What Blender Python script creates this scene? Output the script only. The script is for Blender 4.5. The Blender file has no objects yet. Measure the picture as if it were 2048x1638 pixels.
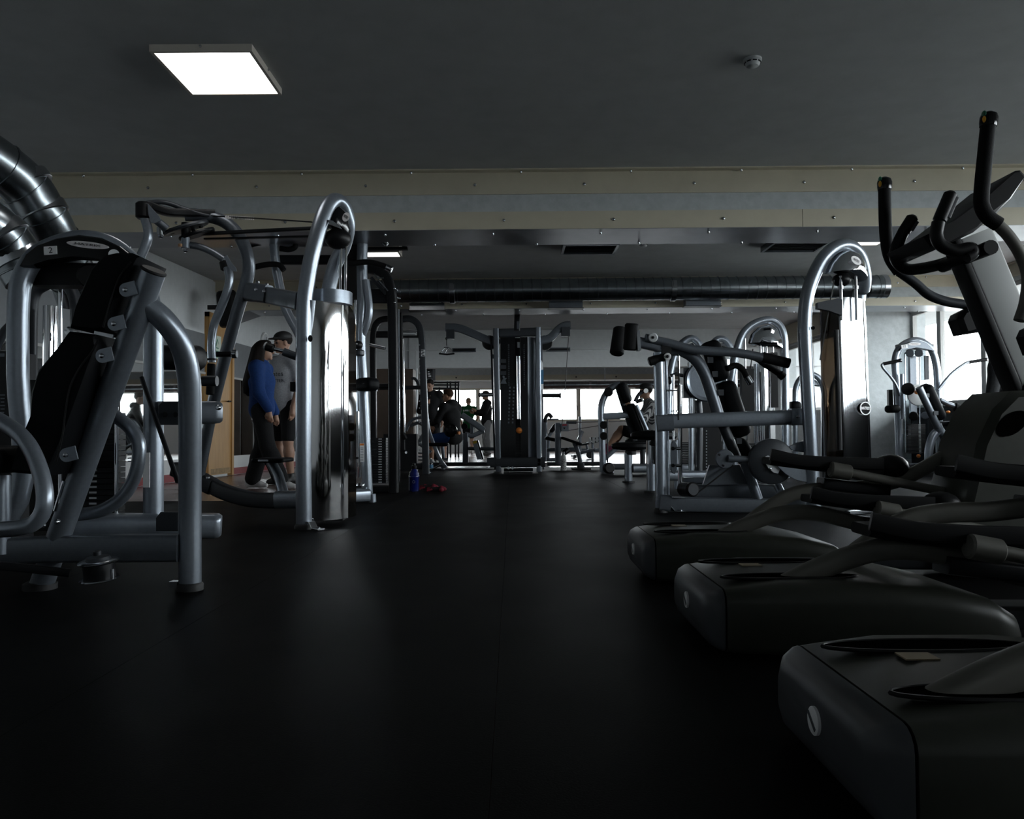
import bpy, math, random
import numpy as np
from mathutils import Vector, Matrix
random.seed(7)
S = bpy.context.scene
COL = S.collection
# ------------------------------------------------------------------ camera, sky, exposure
CAM_H, FPX, PITCH, ROLL = 0.6, 1600.0, math.atan(49/1600), 0.006
_f = Vector((0, math.cos(PITCH), math.sin(PITCH)))
_r0, _u0 = Vector((1, 0, 0)), Vector((0, -math.sin(PITCH), math.cos(PITCH)))
_r = _r0*math.cos(ROLL) - _u0*math.sin(ROLL)
_u = _u0*math.cos(ROLL) + _r0*math.sin(ROLL)
cam = bpy.data.objects.new('camera', bpy.data.cameras.new('camera'))
COL.objects.link(cam)
cam.matrix_world = Matrix(((_r.x, _u.x, -_f.x, 0), (_r.y, _u.y, -_f.y, 0), (_r.z, _u.z, -_f.z, CAM_H), (0, 0, 0, 1)))
cam.data.sensor_fit = 'HORIZONTAL'; cam.data.sensor_width = 36; cam.data.lens = 36*FPX/2048
cam.data.clip_start = 0.05; cam.data.clip_end = 200
S.camera = cam
W = bpy.data.worlds.new('overcast_sky'); S.world = W; W.use_nodes = True
W.node_tree.nodes['Background'].inputs[0].default_value = (0.90, 0.96, 1.0, 1)
W.node_tree.nodes['Background'].inputs[1].default_value = 16.0
S.view_settings.view_transform = 'Standard'; S.view_settings.look = 'None'
S.view_settings.gamma = 1; S.view_settings.use_curve_mapping = False
S.view_settings.exposure = 0.0
S.cycles.max_bounces = 8; S.cycles.diffuse_bounces = 4; S.cycles.glossy_bounces = 5
S.cycles.transparent_max_bounces = 16; S.cycles.sample_clamp_indirect = 4
S.cycles.use_denoising = True
def portal(loc, rot, sx, sy):
    l = bpy.data.lights.new('window_daylight', 'AREA'); l.shape = 'RECTANGLE'; l.size = sx; l.size_y = sy
    l.cycles.is_portal = True
    o = bpy.data.objects.new('window_daylight', l); COL.objects.link(o); o.location = loc; o.rotation_euler = rot
portal((7.0, 6.2, 1.83), (0, math.pi/2, 0), 1.7, 15.2)
portal((6.12, 16.0, 1.72), (0, math.pi/2, 0), 1.4, 2.8)
portal((2.6, 27.1, 1.6), (-math.pi/2, 0, 0), 9.4, 1.3)

def P(px, py, Y):
    "the point at depth Y that the photograph shows at (px, py) of 2048 x 1638"
    d = _f + _r*((px-1024)/FPX) + _u*((819-py)/FPX)
    return d*(Y/d.y) + Vector((0, 0, CAM_H))
def Pz(px, py, z=0.0):
    d = _f + _r*((px-1024)/FPX) + _u*((819-py)/FPX)
    return d*((z-CAM_H)/d.z) + Vector((0, 0, CAM_H))
def PP(Y, *pts):
    return [P(p[0], p[1], p[2] if len(p) > 2 else Y) for p in pts]
V = Vector
# ------------------------------------------------------------------ materials
MATS = {}
def mat(name, col, rough=.5, metal=0.0, spec=.5, noise=0.0, bump=0.0, scale=20, coat=0.0, emit=0, detail=4):
    m = bpy.data.materials.new(name); m.use_nodes = True
    nt = m.node_tree; b = nt.nodes['Principled BSDF']
    b.inputs['Base Color'].default_value = (*col, 1); b.inputs['Roughness'].default_value = rough
    b.inputs['Metallic'].default_value = metal; b.inputs['Specular IOR Level'].default_value = spec
    b.inputs['Coat Weight'].default_value = coat
    if emit:
        b.inputs['Emission Color'].default_value = (*col, 1); b.inputs['Emission Strength'].default_value = emit
    if noise or bump:
        tc = nt.nodes.new('ShaderNodeTexCoord'); n = nt.nodes.new('ShaderNodeTexNoise')
        n.inputs['Scale'].default_value = scale; n.inputs['Detail'].default_value = detail
        nt.links.new(tc.outputs['Object'], n.inputs['Vector'])
        if noise:
            r = nt.nodes.new('ShaderNodeValToRGB')
            r.color_ramp.elements[0].position = .3; r.color_ramp.elements[1].position = .7
            r.color_ramp.elements[0].color = (*[c*(1-noise) for c in col], 1)
            r.color_ramp.elements[1].color = (*[min(1, c*(1+noise)) for c in col], 1)
            nt.links.new(n.outputs['Fac'], r.inputs[0]); nt.links.new(r.outputs[0], b.inputs['Base Color'])
        if bump:
            bp = nt.nodes.new('ShaderNodeBump'); bp.inputs['Strength'].default_value = bump; bp.inputs['Distance'].default_value = .01
            nt.links.new(n.outputs['Fac'], bp.inputs['Height']); nt.links.new(bp.outputs[0], b.inputs['Normal'])
    MATS[name] = m
    return m
silver = mat('silver_paint', (.265, .295, .335), .30, .65, .5, noise=.06, scale=60)
dsilver = mat('grey_paint', (.13, .145, .165), .34, .55, .5, noise=.06, scale=60)
graphite = mat('graphite_paint', (.032, .036, .042), .42, .3)
blackmetal = mat('black_paint', (.006, .0065, .008), .42, 0, .3)
chrome = mat('chrome', (.78, .80, .83), .06, 1.0)
darkchrome = mat('dark_chrome', (.60, .60, .60), .05, 1.0)
steel = mat('brushed_steel', (.55, .57, .6), .22, 1.0)
galv = mat('galvanised_sheet', (.30, .33, .35), .27, 1.0, noise=.15, scale=9)
vinyl = mat('black_vinyl', (.0045, .005, .006), .52, 0, .08, bump=.08, scale=140)
rubber = mat('black_rubber', (.009, .009, .010), .62)
plastic = mat('black_plastic', (.0055, .0055, .006), .45, 0, .25)
void = mat('recess_shade_and_seam', (.002, .002, .002), .9, 0, .0)  # black for the shade of open slots and ports; also the hood seam
gloss = mat('black_gloss', (.005, .005, .006), .12, 0, .35)
foam = mat('black_foam', (.005, .005, .0055), .75, 0, .2, bump=.15, scale=300)
hoodm = mat('olive_grey_plastic', (.030, .032, .025), .40, 0, .35, noise=.08, scale=30)
hoodend = mat('dark_grey_plastic', (.055, .058, .064), .45, 0, .35)
elgrey = mat('warm_grey_paint', (.13, .125, .108), .5, .15)
ellight = mat('light_grey_plastic', (.42, .43, .42), .45)
lgrey = mat('pale_grey_disc', (.55, .57, .58), .5)
white = mat('white_label', (.88, .88, .88), .5)
orange = mat('orange_plastic', (.75, .22, .03), .4)
redm = mat('red_plastic', (.45, .02, .03), .4)
yellow = mat('yellow_label', (.75, .5, .03), .5)
bluem = mat('blue_label', (.05, .17, .3), .4)
greenm = mat('green_label', (.02, .18, .1), .4)
cablem = mat('black_cable', (.012, .012, .012), .5)
ceilm = mat('grey_ceiling_plaster', (.47, .485, .49), .85, 0, .2, noise=.05, bump=.12, scale=5, detail=9)
wallm = mat('white_wall_paint', (.60, .62, .63), .75, 0, .3, noise=.04, bump=.1, scale=12)
wallg = mat('grey_wall_paint', (.17, .18, .19), .7, 0, .3, noise=.05, bump=.1, scale=12)
plaster = mat('beam_plaster', (.46, .49, .50), .8, 0, .2, noise=.08, bump=.35, scale=14, detail=8)
cream = mat('cream_metal_trim', (.52, .48, .375), .42, .0, .5, noise=.05, scale=5)
soff = mat('soffit_sheet', (.30, .31, .33), .33, .9, noise=.1, scale=4)
added_darkm = mat('added_dark_panel', (.022, .023, .025), .7, 0, .2)  # for the added panel that darkens what the chrome reflects
redbase = mat('red_skirting', (.22, .012, .018), .45)
mirror = mat('mirror_glass', (.86, .88, .88), .02, 1.0)
framem = mat('window_frame_grey', (.36, .36, .35), .45)
wallwhite = mat('radiator_white', (.66, .67, .67), .5)
brown = mat('brown_cabinet', (.085, .06, .045), .55, noise=.15, scale=6)
def wood():
    m = mat('oak_veneer', (.42, .24, .085), .42)
    nt = m.node_tree; b = nt.nodes['Principled BSDF']
    tc = nt.nodes.new('ShaderNodeTexCoord'); mp = nt.nodes.new('ShaderNodeMapping'); mp.inputs['Scale'].default_value = (30, 30, 1.5)
    n = nt.nodes.new('ShaderNodeTexNoise'); n.inputs['Scale'].default_value = 2; n.inputs['Detail'].default_value = 6
    r = nt.nodes.new('ShaderNodeValToRGB'); r.color_ramp.elements[0].position = .3; r.color_ramp.elements[1].position = .7
    r.color_ramp.elements[0].color = (.36, .19, .06, 1); r.color_ramp.elements[1].color = (.48, .28, .10, 1)
    nt.links.new(tc.outputs['Object'], mp.inputs[0]); nt.links.new(mp.outputs[0], n.inputs['Vector'])
    nt.links.new(n.outputs['Fac'], r.inputs[0]); nt.links.new(r.outputs[0], b.inputs['Base Color'])
    return m
oak = wood()
def floormat(name, c1, c2, rough, spec, scale, streak):
    m = mat(name, c1, rough, 0, spec)
    nt = m.node_tree; b = nt.nodes['Principled BSDF']
    tc = nt.nodes.new('ShaderNodeTexCoord'); mp = nt.nodes.new('ShaderNodeMapping'); mp.inputs['Scale'].default_value = (streak, 1, 1)
    n = nt.nodes.new('ShaderNodeTexNoise'); n.inputs['Scale'].default_value = scale; n.inputs['Detail'].default_value = 8
    r = nt.nodes.new('ShaderNodeValToRGB'); r.color_ramp.elements[0].position = .35; r.color_ramp.elements[1].position = .7
    r.color_ramp.elements[0].color = (*c1, 1); r.color_ramp.elements[1].color = (*c2, 1)
    rr_ = nt.nodes.new('ShaderNodeMapRange'); rr_.inputs[3].default_value = rough-.08; rr_.inputs[4].default_value = rough+.1
    nt.links.new(tc.outputs['Object'], mp.inputs[0]); nt.links.new(mp.outputs[0], n.inputs['Vector'])
    nt.links.new(n.outputs['Fac'], r.inputs[0]); nt.links.new(r.outputs[0], b.inputs['Base Color'])
    nt.links.new(n.outputs['Fac'], rr_.inputs[0]); nt.links.new(rr_.outputs[0], b.inputs['Roughness'])
    n2 = nt.nodes.new('ShaderNodeTexNoise'); n2.inputs['Scale'].default_value = 220
    nt.links.new(tc.outputs['Object'], n2.inputs['Vector'])
    bp = nt.nodes.new('ShaderNodeBump'); bp.inputs['Strength'].default_value = .12; bp.inputs['Distance'].default_value = .004
    nt.links.new(n2.outputs['Fac'], bp.inputs['Height']); nt.links.new(bp.outputs[0], b.inputs['Normal'])
    return m
matfloor = floormat('rubber_flooring', (.0012, .0012, .0013), (.0030, .0031, .0032), .58, .05, 1.6, 1.6)
vinfloor = floormat('vinyl_flooring', (.12, .07, .058), (.135, .08, .067), .24, .5, 2.5, 1)
def glassmat(name, tint, refl):
    m = bpy.data.materials.new(name); m.use_nodes = True; nt = m.node_tree
    out = nt.nodes['Material Output']; nt.nodes.remove(nt.nodes['Principled BSDF'])
    t = nt.nodes.new('ShaderNodeBsdfTransparent'); t.inputs[0].default_value = (*tint, 1)
    g = nt.nodes.new('ShaderNodeBsdfGlossy'); g.inputs['Roughness'].default_value = .03
    lw_ = nt.nodes.new('ShaderNodeLayerWeight'); lw_.inputs[0].default_value = .5
    pw = nt.nodes.new('ShaderNodeMath'); pw.operation = 'POWER'; pw.inputs[1].default_value = 4
    fr = nt.nodes.new('ShaderNodeMath'); fr.operation = 'MULTIPLY_ADD'; fr.inputs[1].default_value = .4; fr.inputs[2].default_value = refl
    nt.links.new(lw_.outputs['Facing'], pw.inputs[0]); nt.links.new(pw.outputs[0], fr.inputs[0])
    mx = nt.nodes.new('ShaderNodeMixShader')
    nt.links.new(fr.outputs[0], mx.inputs[0]); nt.links.new(t.outputs[0], mx.inputs[1]); nt.links.new(g.outputs[0], mx.inputs[2])
    nt.links.new(mx.outputs[0], out.inputs[0]); MATS[name] = m
    return m
glass = glassmat('window_glass', (.97, .98, .98), .02)
smoked = glassmat('smoked_acrylic', (.20, .16, .12), .04)
clearp = glassmat('clear_plastic', (.86, .90, .92), .05)
lampm = mat('lit_diffuser', (1, .99, .98), .5, emit=4.0)
# ------------------------------------------------------------------ mesh building
WOFF = {}
def link(o, parent, world):
    COL.objects.link(o)
    WOFF[o.name] = world
    if parent is not None: o.parent = parent
def woff(o): return WOFF[o.name] if o is not None else V((0, 0, 0))
def root(name, loc, label, cat, group=None):
    o = bpy.data.objects.new(name, None); o.empty_display_size = .1
    o.location = loc; link(o, None, V(loc)); o['label'] = label; o['category'] = cat
    if group: o['group'] = group
    return o
def tag(o, label, cat, group=None):
    o['label'] = label; o['category'] = cat
    if group: o['group'] = group
    return o
def circ(r, n=14, ry=None):
    ry = ry or r
    return [(r*math.cos(2*math.pi*i/n), ry*math.sin(2*math.pi*i/n)) for i in range(n)]
def rr(w, h, r=None, n=3):
    r = min(w, h)*.22 if r is None else r
    out = []
    for cx, cy, a0 in ((w/2-r, h/2-r, 0), (-w/2+r, h/2-r, 90), (-w/2+r, -h/2+r, 180), (w/2-r, -h/2+r, 270)):
        for i in range(n+1):
            a = math.radians(a0+90*i/n); out.append((cx+r*math.cos(a), cy+r*math.sin(a)))
    return out
def fillet(pts, rad, n=5):
    out = [pts[0]]
    for i in range(1, len(pts)-1):
        a, b, c = pts[i-1], pts[i], pts[i+1]
        d1, d2 = (a-b), (c-b); l1, l2 = d1.length, d2.length
        if l1 < 1e-6 or l2 < 1e-6: continue
        r = min(rad, l1*.48, l2*.48)
        p, q = b+d1*(r/l1), b+d2*(r/l2)
        for j in range(n+1):
            t = j/n; out.append(p*(1-t)**2 + b*(2*t*(1-t)) + q*t*t)
    out.append(pts[-1]); return out
def spline(pts, n=6):
    if len(pts) < 3: return list(pts)
    q = [pts[0]*2-pts[1]]+list(pts)+[pts[-1]*2-pts[-2]]; out = []
    for i in range(1, len(q)-2):
        p0, p1, p2, p3 = q[i-1:i+3]
        for j in range(n):
            t = j/n
            out.append(.5*((2*p1)+(p2-p0)*t+(2*p0-5*p1+4*p2-p3)*t*t+(3*p1-p0-3*p2+p3)*t**3))
    out.append(pts[-1]); return out
class MB:
    def __init__(s): s.v = []; s.f = []
    def ring(s, pts):
        i = len(s.v); s.v += [V(p) for p in pts]; return list(range(i, i+len(pts)))
    def bridge(s, a, b, closed=True):
        n = len(a)
        for i in range(n if closed else n-1):
            j = (i+1) % n; s.f.append((a[i], a[j], b[j], b[i]))
    def sweep(s, pts, prof, up=None, scales=None, cap=True):
        pts = [V(p) for p in pts]; rings = []; n = len(pts); u = None
        for i, p in enumerate(pts):
            t = (pts[min(i+1, n-1)]-pts[max(i-1, 0)]).normalized()
            if up is not None:
                ref = V(up); 
                if abs(ref.dot(t)) > .98: ref = V((0, 1, 0)) if abs(t.y) < .9 else V((1, 0, 0))
                v = (ref-t*ref.dot(t)).normalized(); uu = v.cross(t) * -1
                uu = t.cross(v)
            else:
                if u is None:
                    ref = V((0, 0, 1)) if abs(t.z) < .9 else V((0, 1, 0))
                    u = (ref.cross(t)).normalized()
                u = (u-t*u.dot(t)).normalized(); uu = u; v = t.cross(uu)
            sc = scales[i] if scales else (1, 1)
            rings.append(s.ring([p+uu*(a*sc[0])+v*(b*sc[1]) for a, b in prof]))
        for a, b in zip(rings, rings[1:]): s.bridge(a, b)
        if cap: s.f.append(tuple(reversed(rings[0]))); s.f.append(tuple(rings[-1]))
        return s
    def tube(s, pts, r, n=14, fil=None, **k):
        if fil: pts = fillet(pts, fil)
        return s.sweep(pts, circ(r, n), **k)
    def ctube(s, pts, r, n=14, m=5, **k): return s.sweep(spline(pts, m), circ(r, n), **k)
    def rect(s, pts, w, h, up=(0, 0, 1), fil=None, r=None):
        if fil: pts = fillet(pts, fil)
        return s.sweep(pts, rr(w, h, r), up=up)
    def crect(s, pts, w, h, up=(0, 0, 1), r=None): return s.sweep(spline(pts), rr(w, h, r), up=up)
    def pad(s, a, b, w, h, up, e=.03, mid=()):
        "upholstered cushion from a to b: width w across, thickness h along up"
        a, b = V(a), V(b); d = (b-a); L = d.length; d.normalize()
        base = [a]+[V(m) for m in mid]+[b]
        pts = [a, a+d*e*.3, a+d*e] + [V(m) for m in mid] + [b-d*e, b-d*e*.3, b]
        m = len(mid); sc = [(.82, .5), (.94, .82), (1, 1)]+[(1, 1)]*m+[(1, 1), (.94, .82), (.82, .5)]
        return s.sweep(pts, rr(w, h, min(w, h)*.38, 4), up=up, scales=sc)
    def box(s, c, hx, hy, hz, ax=None):
        c = V(c); ax = ax or (V((1, 0, 0)), V((0, 1, 0)), V((0, 0, 1))); i = len(s.v)
        for a in (-1, 1):
            for b in (-1, 1):
                for d in (-1, 1): s.v.append(c+ax[0]*(a*hx)+ax[1]*(b*hy)+ax[2]*(d*hz))
        s.f += [tuple(i+k for k in q) for q in ((0, 1, 3, 2), (4, 6, 7, 5), (0, 4, 5, 1), (2, 3, 7, 6), (0, 2, 6, 4), (1, 5, 7, 3))]
        return s
    def bx(s, x0, x1, y0, y1, z0, z1): return s.box(((x0+x1)/2, (y0+y1)/2, (z0+z1)/2), (x1-x0)/2, (y1-y0)/2, (z1-z0)/2)
    def cyl(s, a, b, r, n=18, bev=None):
        a, b = V(a), V(b)
        if bev:
            d = (b-a).normalized()*bev; k = (r-bev)/r
            return s.sweep([a, a+d, b-d, b], circ(r, n), scales=[(k, k), (1, 1), (1, 1), (k, k)])
        return s.sweep([a, b], circ(r, n))
    def lathe(s, c, axis, prof, n=24):
        "prof: list of (radius, height along axis)"
        c = V(c); t = V(axis).normalized(); ref = V((0, 0, 1)) if abs(t.z) < .9 else V((1, 0, 0))
        u = t.cross(ref).normalized(); w = t.cross(u); rings = []
        for r, h in prof:
            rings.append(s.ring([c+t*h+(u*math.cos(2*math.pi*i/n)+w*math.sin(2*math.pi*i/n))*max(r, 1e-4) for i in range(n)]))
        for a, b in zip(rings, rings[1:]): s.bridge(a, b)
        s.f.append(tuple(reversed(rings[0]))); s.f.append(tuple(rings[-1])); return s
    def prism(s, pts, d, bev=0):
        "polygon pts pushed out both ways by vector d/2; bev shrinks the outer rims"
        pts = [V(p) for p in pts]; d = V(d); c = sum(pts, V((0, 0, 0)))/len(pts); L = d.length
        if bev:
            k = [p+(c-p).normalized()*bev for p in pts]; e = d*(bev/L)
            rs = [s.ring([p-d/2 for p in k]), s.ring([p-d/2+e for p in pts]), s.ring([p+d/2-e for p in pts]), s.ring([p+d/2 for p in k])]
        else: rs = [s.ring([p-d/2 for p in pts]), s.ring([p+d/2 for p in pts])]
        for a, b in zip(rs, rs[1:]): s.bridge(a, b)
        s.f.append(tuple(reversed(rs[0]))); s.f.append(tuple(rs[-1])); return s
    def dome(s, pts, d, depth, n=6):
        "outline pts bulging out along d, gathered towards the middle of its lower edge"
        pts = [V(p) for p in pts]; d = V(d).normalized(); lo = min(p.z for p in pts); c = sum(pts, V((0, 0, 0)))/len(pts); c.z = lo+(c.z-lo)*.55
        rs = [s.ring([p-d*.06 for p in pts])]
        for k in range(n+1):
            t = math.pi/2*k/n*.97; rs.append(s.ring([c+(p-c)*math.cos(t)+d*depth*math.sin(t) for p in pts]))
        for a, b in zip(rs, rs[1:]): s.bridge(a, b)
        s.f.append(tuple(reversed(rs[0]))); s.f.append(tuple(rs[-1])); return s
    def ell(s, c, rx, ry, rz, n=14, m=8, ax=None):
        c = V(c); ax = ax or (V((1, 0, 0)), V((0, 1, 0)), V((0, 0, 1))); rings = []
        for j in range(m+1):
            th = math.pi*j/m; r = max(math.sin(th), .02)
            rings.append(s.ring([c+ax[0]*(rx*r*math.cos(2*math.pi*i/n))+ax[1]*(ry*r*math.sin(2*math.pi*i/n))+ax[2]*(rz*math.cos(th)) for i in range(n)]))
        for a, b in zip(rings, rings[1:]): s.bridge(b, a)
        s.f.append(tuple(rings[0])); s.f.append(tuple(reversed(rings[-1]))); return s
    def shell(s, c, r, z0, z1, a0, a1, th=.006, n=20, lean=V((0, 0, 0)), ry=None, topcut=0):
        "upright curved sheet about the vertical axis at c (x, y), from angle a0 to a1"
        ry = ry or r; rings = []
        for i in range(n+1):
            a = math.radians(a0+(a1-a0)*i/n); ca, sa = math.cos(a), math.sin(a)
            o = V((c[0]+r*ca, c[1]+ry*sa, 0)); q = V((c[0]+(r-th)*ca, c[1]+(ry-th)*sa, 0))
            zt = z1-topcut*abs(2*i/n-1)**2
            rings.append(s.ring([o+V((0, 0, z0)), o+V((0, 0, zt))+lean, q+V((0, 0, zt))+lean, q+V((0, 0, z0))]))
        for a, b in zip(rings, rings[1:]): s.bridge(b, a)
        s.f.append(tuple(rings[0])); s.f.append(tuple(reversed(rings[-1]))); return s
    def build(s, name, m, parent=None, kind=None, label=None, flat=False, angle=40, at=None):
        w = woff(parent) if parent is not None else V((0, 0, 0))
        own = V(at) if at is not None else w
        me = bpy.data.meshes.new(name)
        me.from_pydata([tuple(p-own) for p in s.v], [], s.f); me.validate()
        import bmesh
        b = bmesh.new(); b.from_mesh(me); bmesh.ops.recalc_face_normals(b, faces=b.faces); b.to_mesh(me); b.free()
        me.materials.append(m)
        if not flat:
            me.polygons.foreach_set('use_smooth', [True]*len(me.polygons)); me.set_sharp_from_angle(angle=math.radians(angle))
        o = bpy.data.objects.new(name, me); link(o, parent, own)
        o.location = own-w
        if kind: o['kind'] = kind
        if label: o['label'] = label
        return o
def text(s, size, c, right, up, m, parent, name='lettering', ext=.0006, bold=0, stretch=1.0):
    cu = bpy.data.curves.new(name, 'FONT'); cu.body = s; cu.size = size; cu.align_x = 'CENTER'; cu.align_y = 'CENTER'
    cu.extrude = ext; cu.offset = bold; cu.resolution_u = 2
    t = bpy.data.objects.new(name, cu); COL.objects.link(t); bpy.context.view_layer.update()
    me = bpy.data.meshes.new_from_object(t.evaluated_get(bpy.context.evaluated_depsgraph_get()))
    bpy.data.objects.remove(t); bpy.data.curves.remove(cu)
    right, up = V(right).normalized(), V(up); up = (up-right*up.dot(right)).normalized(); nrm = right.cross(up)
    w = woff(parent)
    me.transform(Matrix.Diagonal((stretch, 1, 1, 1)))
    me.transform(Matrix(((right.x, up.x, nrm.x, c[0]-w.x), (right.y, up.y, nrm.y, c[1]-w.y), (right.z, up.z, nrm.z, c[2]-w.z), (0, 0, 0, 1))))
    me.materials.clear(); me.materials.append(m); me.name = name
    o = bpy.data.objects.new(name, me); link(o, parent, w); return o
def wrap(o, target, d, off=.003):
    "lay flat lettering o onto the cloth mesh target, along direction d"
    from mathutils.bvhtree import BVHTree
    t = BVHTree.FromPolygons([v.co for v in target.data.vertices], [p.vertices for p in target.data.polygons]); d = V(d).normalized()
    z0 = min(v.co.dot(d) for v in o.data.vertices)
    for v in o.data.vertices:
        h = v.co.dot(d)-z0; b = v.co-d*(v.co.dot(d)-z0); r = t.ray_cast(b-d*.5, d)
        if r[0] is not None: v.co = r[0]-d*(off-min(h, .0006))
def bolt(mb, c, axis, r=.008, h=.006):
    mb.lathe(c, axis, [(r, 0), (r, h*.7), (r*.6, h)], 8); return mb
EX, EY, EZ = V((1, 0, 0)), V((0, 1, 0)), V((0, 0, 1))
# ------------------------------------------------------------------ the room
CEIL = 2.885
def leftX(y): return -4.4+.058*(y-11.4)
def leftY(px):
    k = (px-1024)/FPX; return (-4.4-.058*11.4)/(k-.058)
fl = MB().bx(-8, 9, -4.5, 28, -.10, -.006).build('floor', vinfloor, kind='structure')
xs = [-5.6, -4.2, -3.05, -1.9, -1.03, -.04, 1.21, 2.46, 3.71, 4.96, 6.2, 6.84]
for a, b in zip(xs, xs[1:]):
    y1 = 7.4 if b <= -1.85 else 14.4
    MB().bx(a+.0007, b-.0007, -4, y1, -.006, 0).build('rubber_strip', matfloor, fl)
ce = MB().bx(-8, 9, -4.5, 17.85, CEIL, CEIL+.2).build('ceiling', ceilm, kind='structure')
MB().bx(-8, 9, 17.85, 28, 2.62, 2.8).build('ceiling', ceilm, kind='structure')
# left wall: grey dado, white above, mirrors, red skirting
def wl(y0, y1, z0, z1, t0, t1, mb=None):
    mb = mb or MB()
    i = len(mb.v)
    for y in (y0, y1):
        for dx in (t0, t1):
            for z in (z0, z1): mb.v.append(V((leftX(y)+dx, y, z)))
    mb.f += [tuple(i+k for k in q) for q in ((0, 1, 3, 2), (4, 6, 7, 5), (0, 4, 5, 1), (2, 3, 7, 6), (0, 2, 6, 4), (1, 5, 7, 3))]
    return mb
lw = wl(-4.3, 18, -.05, CEIL+.1, -.25, 0).build('wall_left', wallm, kind='structure')
wl(3, 17.6, 1.5, 2.06, 0, .006).build('grey_or_added_dado', wallg, lw)
wl(3, 17.6, .1, 1.5, 0, .004).build('white_dado', wallwhite, lw)
bb = wl(3, 11.42, 0, .1, 0, .02); wl(12.32, 17.6, 0, .1, 0, .02, bb); bb.build('baseboard_left', redbase, kind='structure')
yb = 5.2
while yb < 17.4:
    ye = min(yb+1.25, 17.5)
    if not (yb < 12.3 and ye > 11.4): wl(yb+.004, ye-.004, .29, 1.48, .004, .012).build('mirror_panel', mirror, lw)
    elif yb < 11.3: wl(yb+.004, 11.4, .29, 1.48, .004, .012).build('mirror_panel', mirror, lw)
    elif ye > 12.45: wl(12.34, ye-.004, .29, 1.48, .004, .012).build('mirror_panel', mirror, lw)
    yb += 1.25
wl(3, 17.6, 1.48, 1.51, .004, .022).build('mirror_rail', framem, lw)
# door
dr = wl(11.45, 12.28, .03, 2.30, .0, .05).build('door_1', oak, kind='structure')
d = wl(11.42, 11.49, 0, 2.38, 0, .07); wl(12.24, 12.31, 0, 2.38, 0, .07, d); wl(11.42, 12.31, 2.31, 2.38, 0, .07, d); d.build('door_frame', oak, dr)
wl(11.52, 12.22, .04, .12, .05, .056).build('kick_plate', mat('worn_ply', (.30, .2, .1), .6, noise=.3, scale=20), dr)
dh = MB(); a = V((leftX(12.12)+.05, 12.12, 1.12)); dh.cyl(a, a+V((.05, 0, 0)), .012); dh.cyl(a+V((.05, 0, 0)), a+V((.05, -.11, 0)), .010); dh.build('door_handle', blackmetal, dr)
sg = wl(11.60, 11.86, 1.73, 2.07, .05, .054).build('safety_sign', mat('sign_green_white', (.62, .70, .60), .5), dr)
yc = 11.73; xx = leftX(yc)+.0555
tr = MB().prism([V((xx, yc-.09, 1.88)), V((xx, yc+.09, 1.88)), V((xx, yc, 2.03))], (.002, 0, 0)); tr.build('warning_triangle', greenm, sg)
MB().prism([V((xx+.002, yc-.06, 1.895)), V((xx+.002, yc+.06, 1.895)), V((xx+.002, yc, 1.995))], (.002, 0, 0)).build('triangle_centre', mat('sign_pale', (.6, .68, .58), .5), sg)
b_ = MB()
for z in (1.76, 1.80, 1.84): b_.bx(xx-.001, xx+.001, yc-.09, yc+.09, z-.012, z+.006)
b_.build('sign_bars', greenm, sg)
# right wall with its windows
RX, SILL, HEAD = 6.86, 1.03, 2.64
w = MB(); w.bx(RX, RX+.28, -4.3, 14.2, -.05, SILL); w.bx(RX, RX+.28, -4.3, 14.2, HEAD, CEIL+.1); w.bx(RX, RX+.28, -4.3, -1.6, SILL, HEAD)
w.bx(5.88, RX+.28, 13.75, 14.5, -.05, CEIL+.1); w.bx(5.92, 6.2, 14.5, 18, -.05, SILL); w.bx(5.92, 6.2, 14.5, 18, 2.42, CEIL+.1); w.bx(5.92, 6.2, 17.4, 18, SILL, 2.42)
wr = w.build('wall_right', plaster, kind='structure')
MB().bx(RX-.008, RX, -4.2, 13.75, .0, SILL-.03).build('grey_or_added_dado', added_darkm, wr); MB().bx(RX-.05, RX+.03, -1.6, 13.75, SILL-.03, SILL).build('window_ledge', framem, wr)  # dark panel added below the sill to darken chrome reflections and cut bounce
def window(n, x, y0, y1, z0, z1):
    fr = MB(); t = .055
    fr.bx(x, x+.07, y0, y0+t, z0, z1); fr.bx(x, x+.07, y1-t, y1, z0, z1)
    fr.bx(x, x+.07, y0+t, y1-t, z0, z0+t); fr.bx(x, x+.07, y0+t, y1-t, z1-t, z1)
    o = fr.build('window_%d' % n, framem, kind='structure', flat=True)
    MB().bx(x+.03, x+.036, y0+t-.002, y1-t+.002, z0+t-.002, z1-t+.002).build('pane', glass, o, flat=True)
    h = MB().bx(x-.012, x, y0+.012, y0+.036, 1.65, 1.78); h.build('window_handle', framem, o)
    return o
yw, n = -1.59, 1
while yw < 13.6:
    window(n, RX+.03, yw, min(yw+1.2, 13.74), SILL, HEAD); yw += 1.205; n += 1
for y0 in (14.55, 15.98): window(n, 5.95, y0, y0+1.41, SILL, 2.42); n += 1
# cream strip at the head of the right windows, as the photo's
t1 = MB().bx(RX-.035, RX, -4, 13.75, 2.70, CEIL); t1.bx(RX-.10, RX-.035, -4, 13.75, CEIL-.012, CEIL)
tr1 = t1.build('trim_1', cream, kind='structure')
for k in range(11): bolt(MB(), (RX-.035, 3+k, 2.79), (-1, 0, 0), .016, .012).build('screw', steel, tr1)
MB().bx(5.885, 5.92, 14.5, 17.5, 2.47, CEIL).build('trim_2', cream, kind='structure')
gd = MB()
for q in ((7.14, 70, -40, 70), (-70, 7.14, 27.3, 70)): gd.bx(q[0], q[1], q[2], q[3], -.5, -.3)
gd.build('ground', mat('outdoor_paving', (.22, .22, .21), .9, noise=.1, scale=2), kind='structure')
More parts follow.
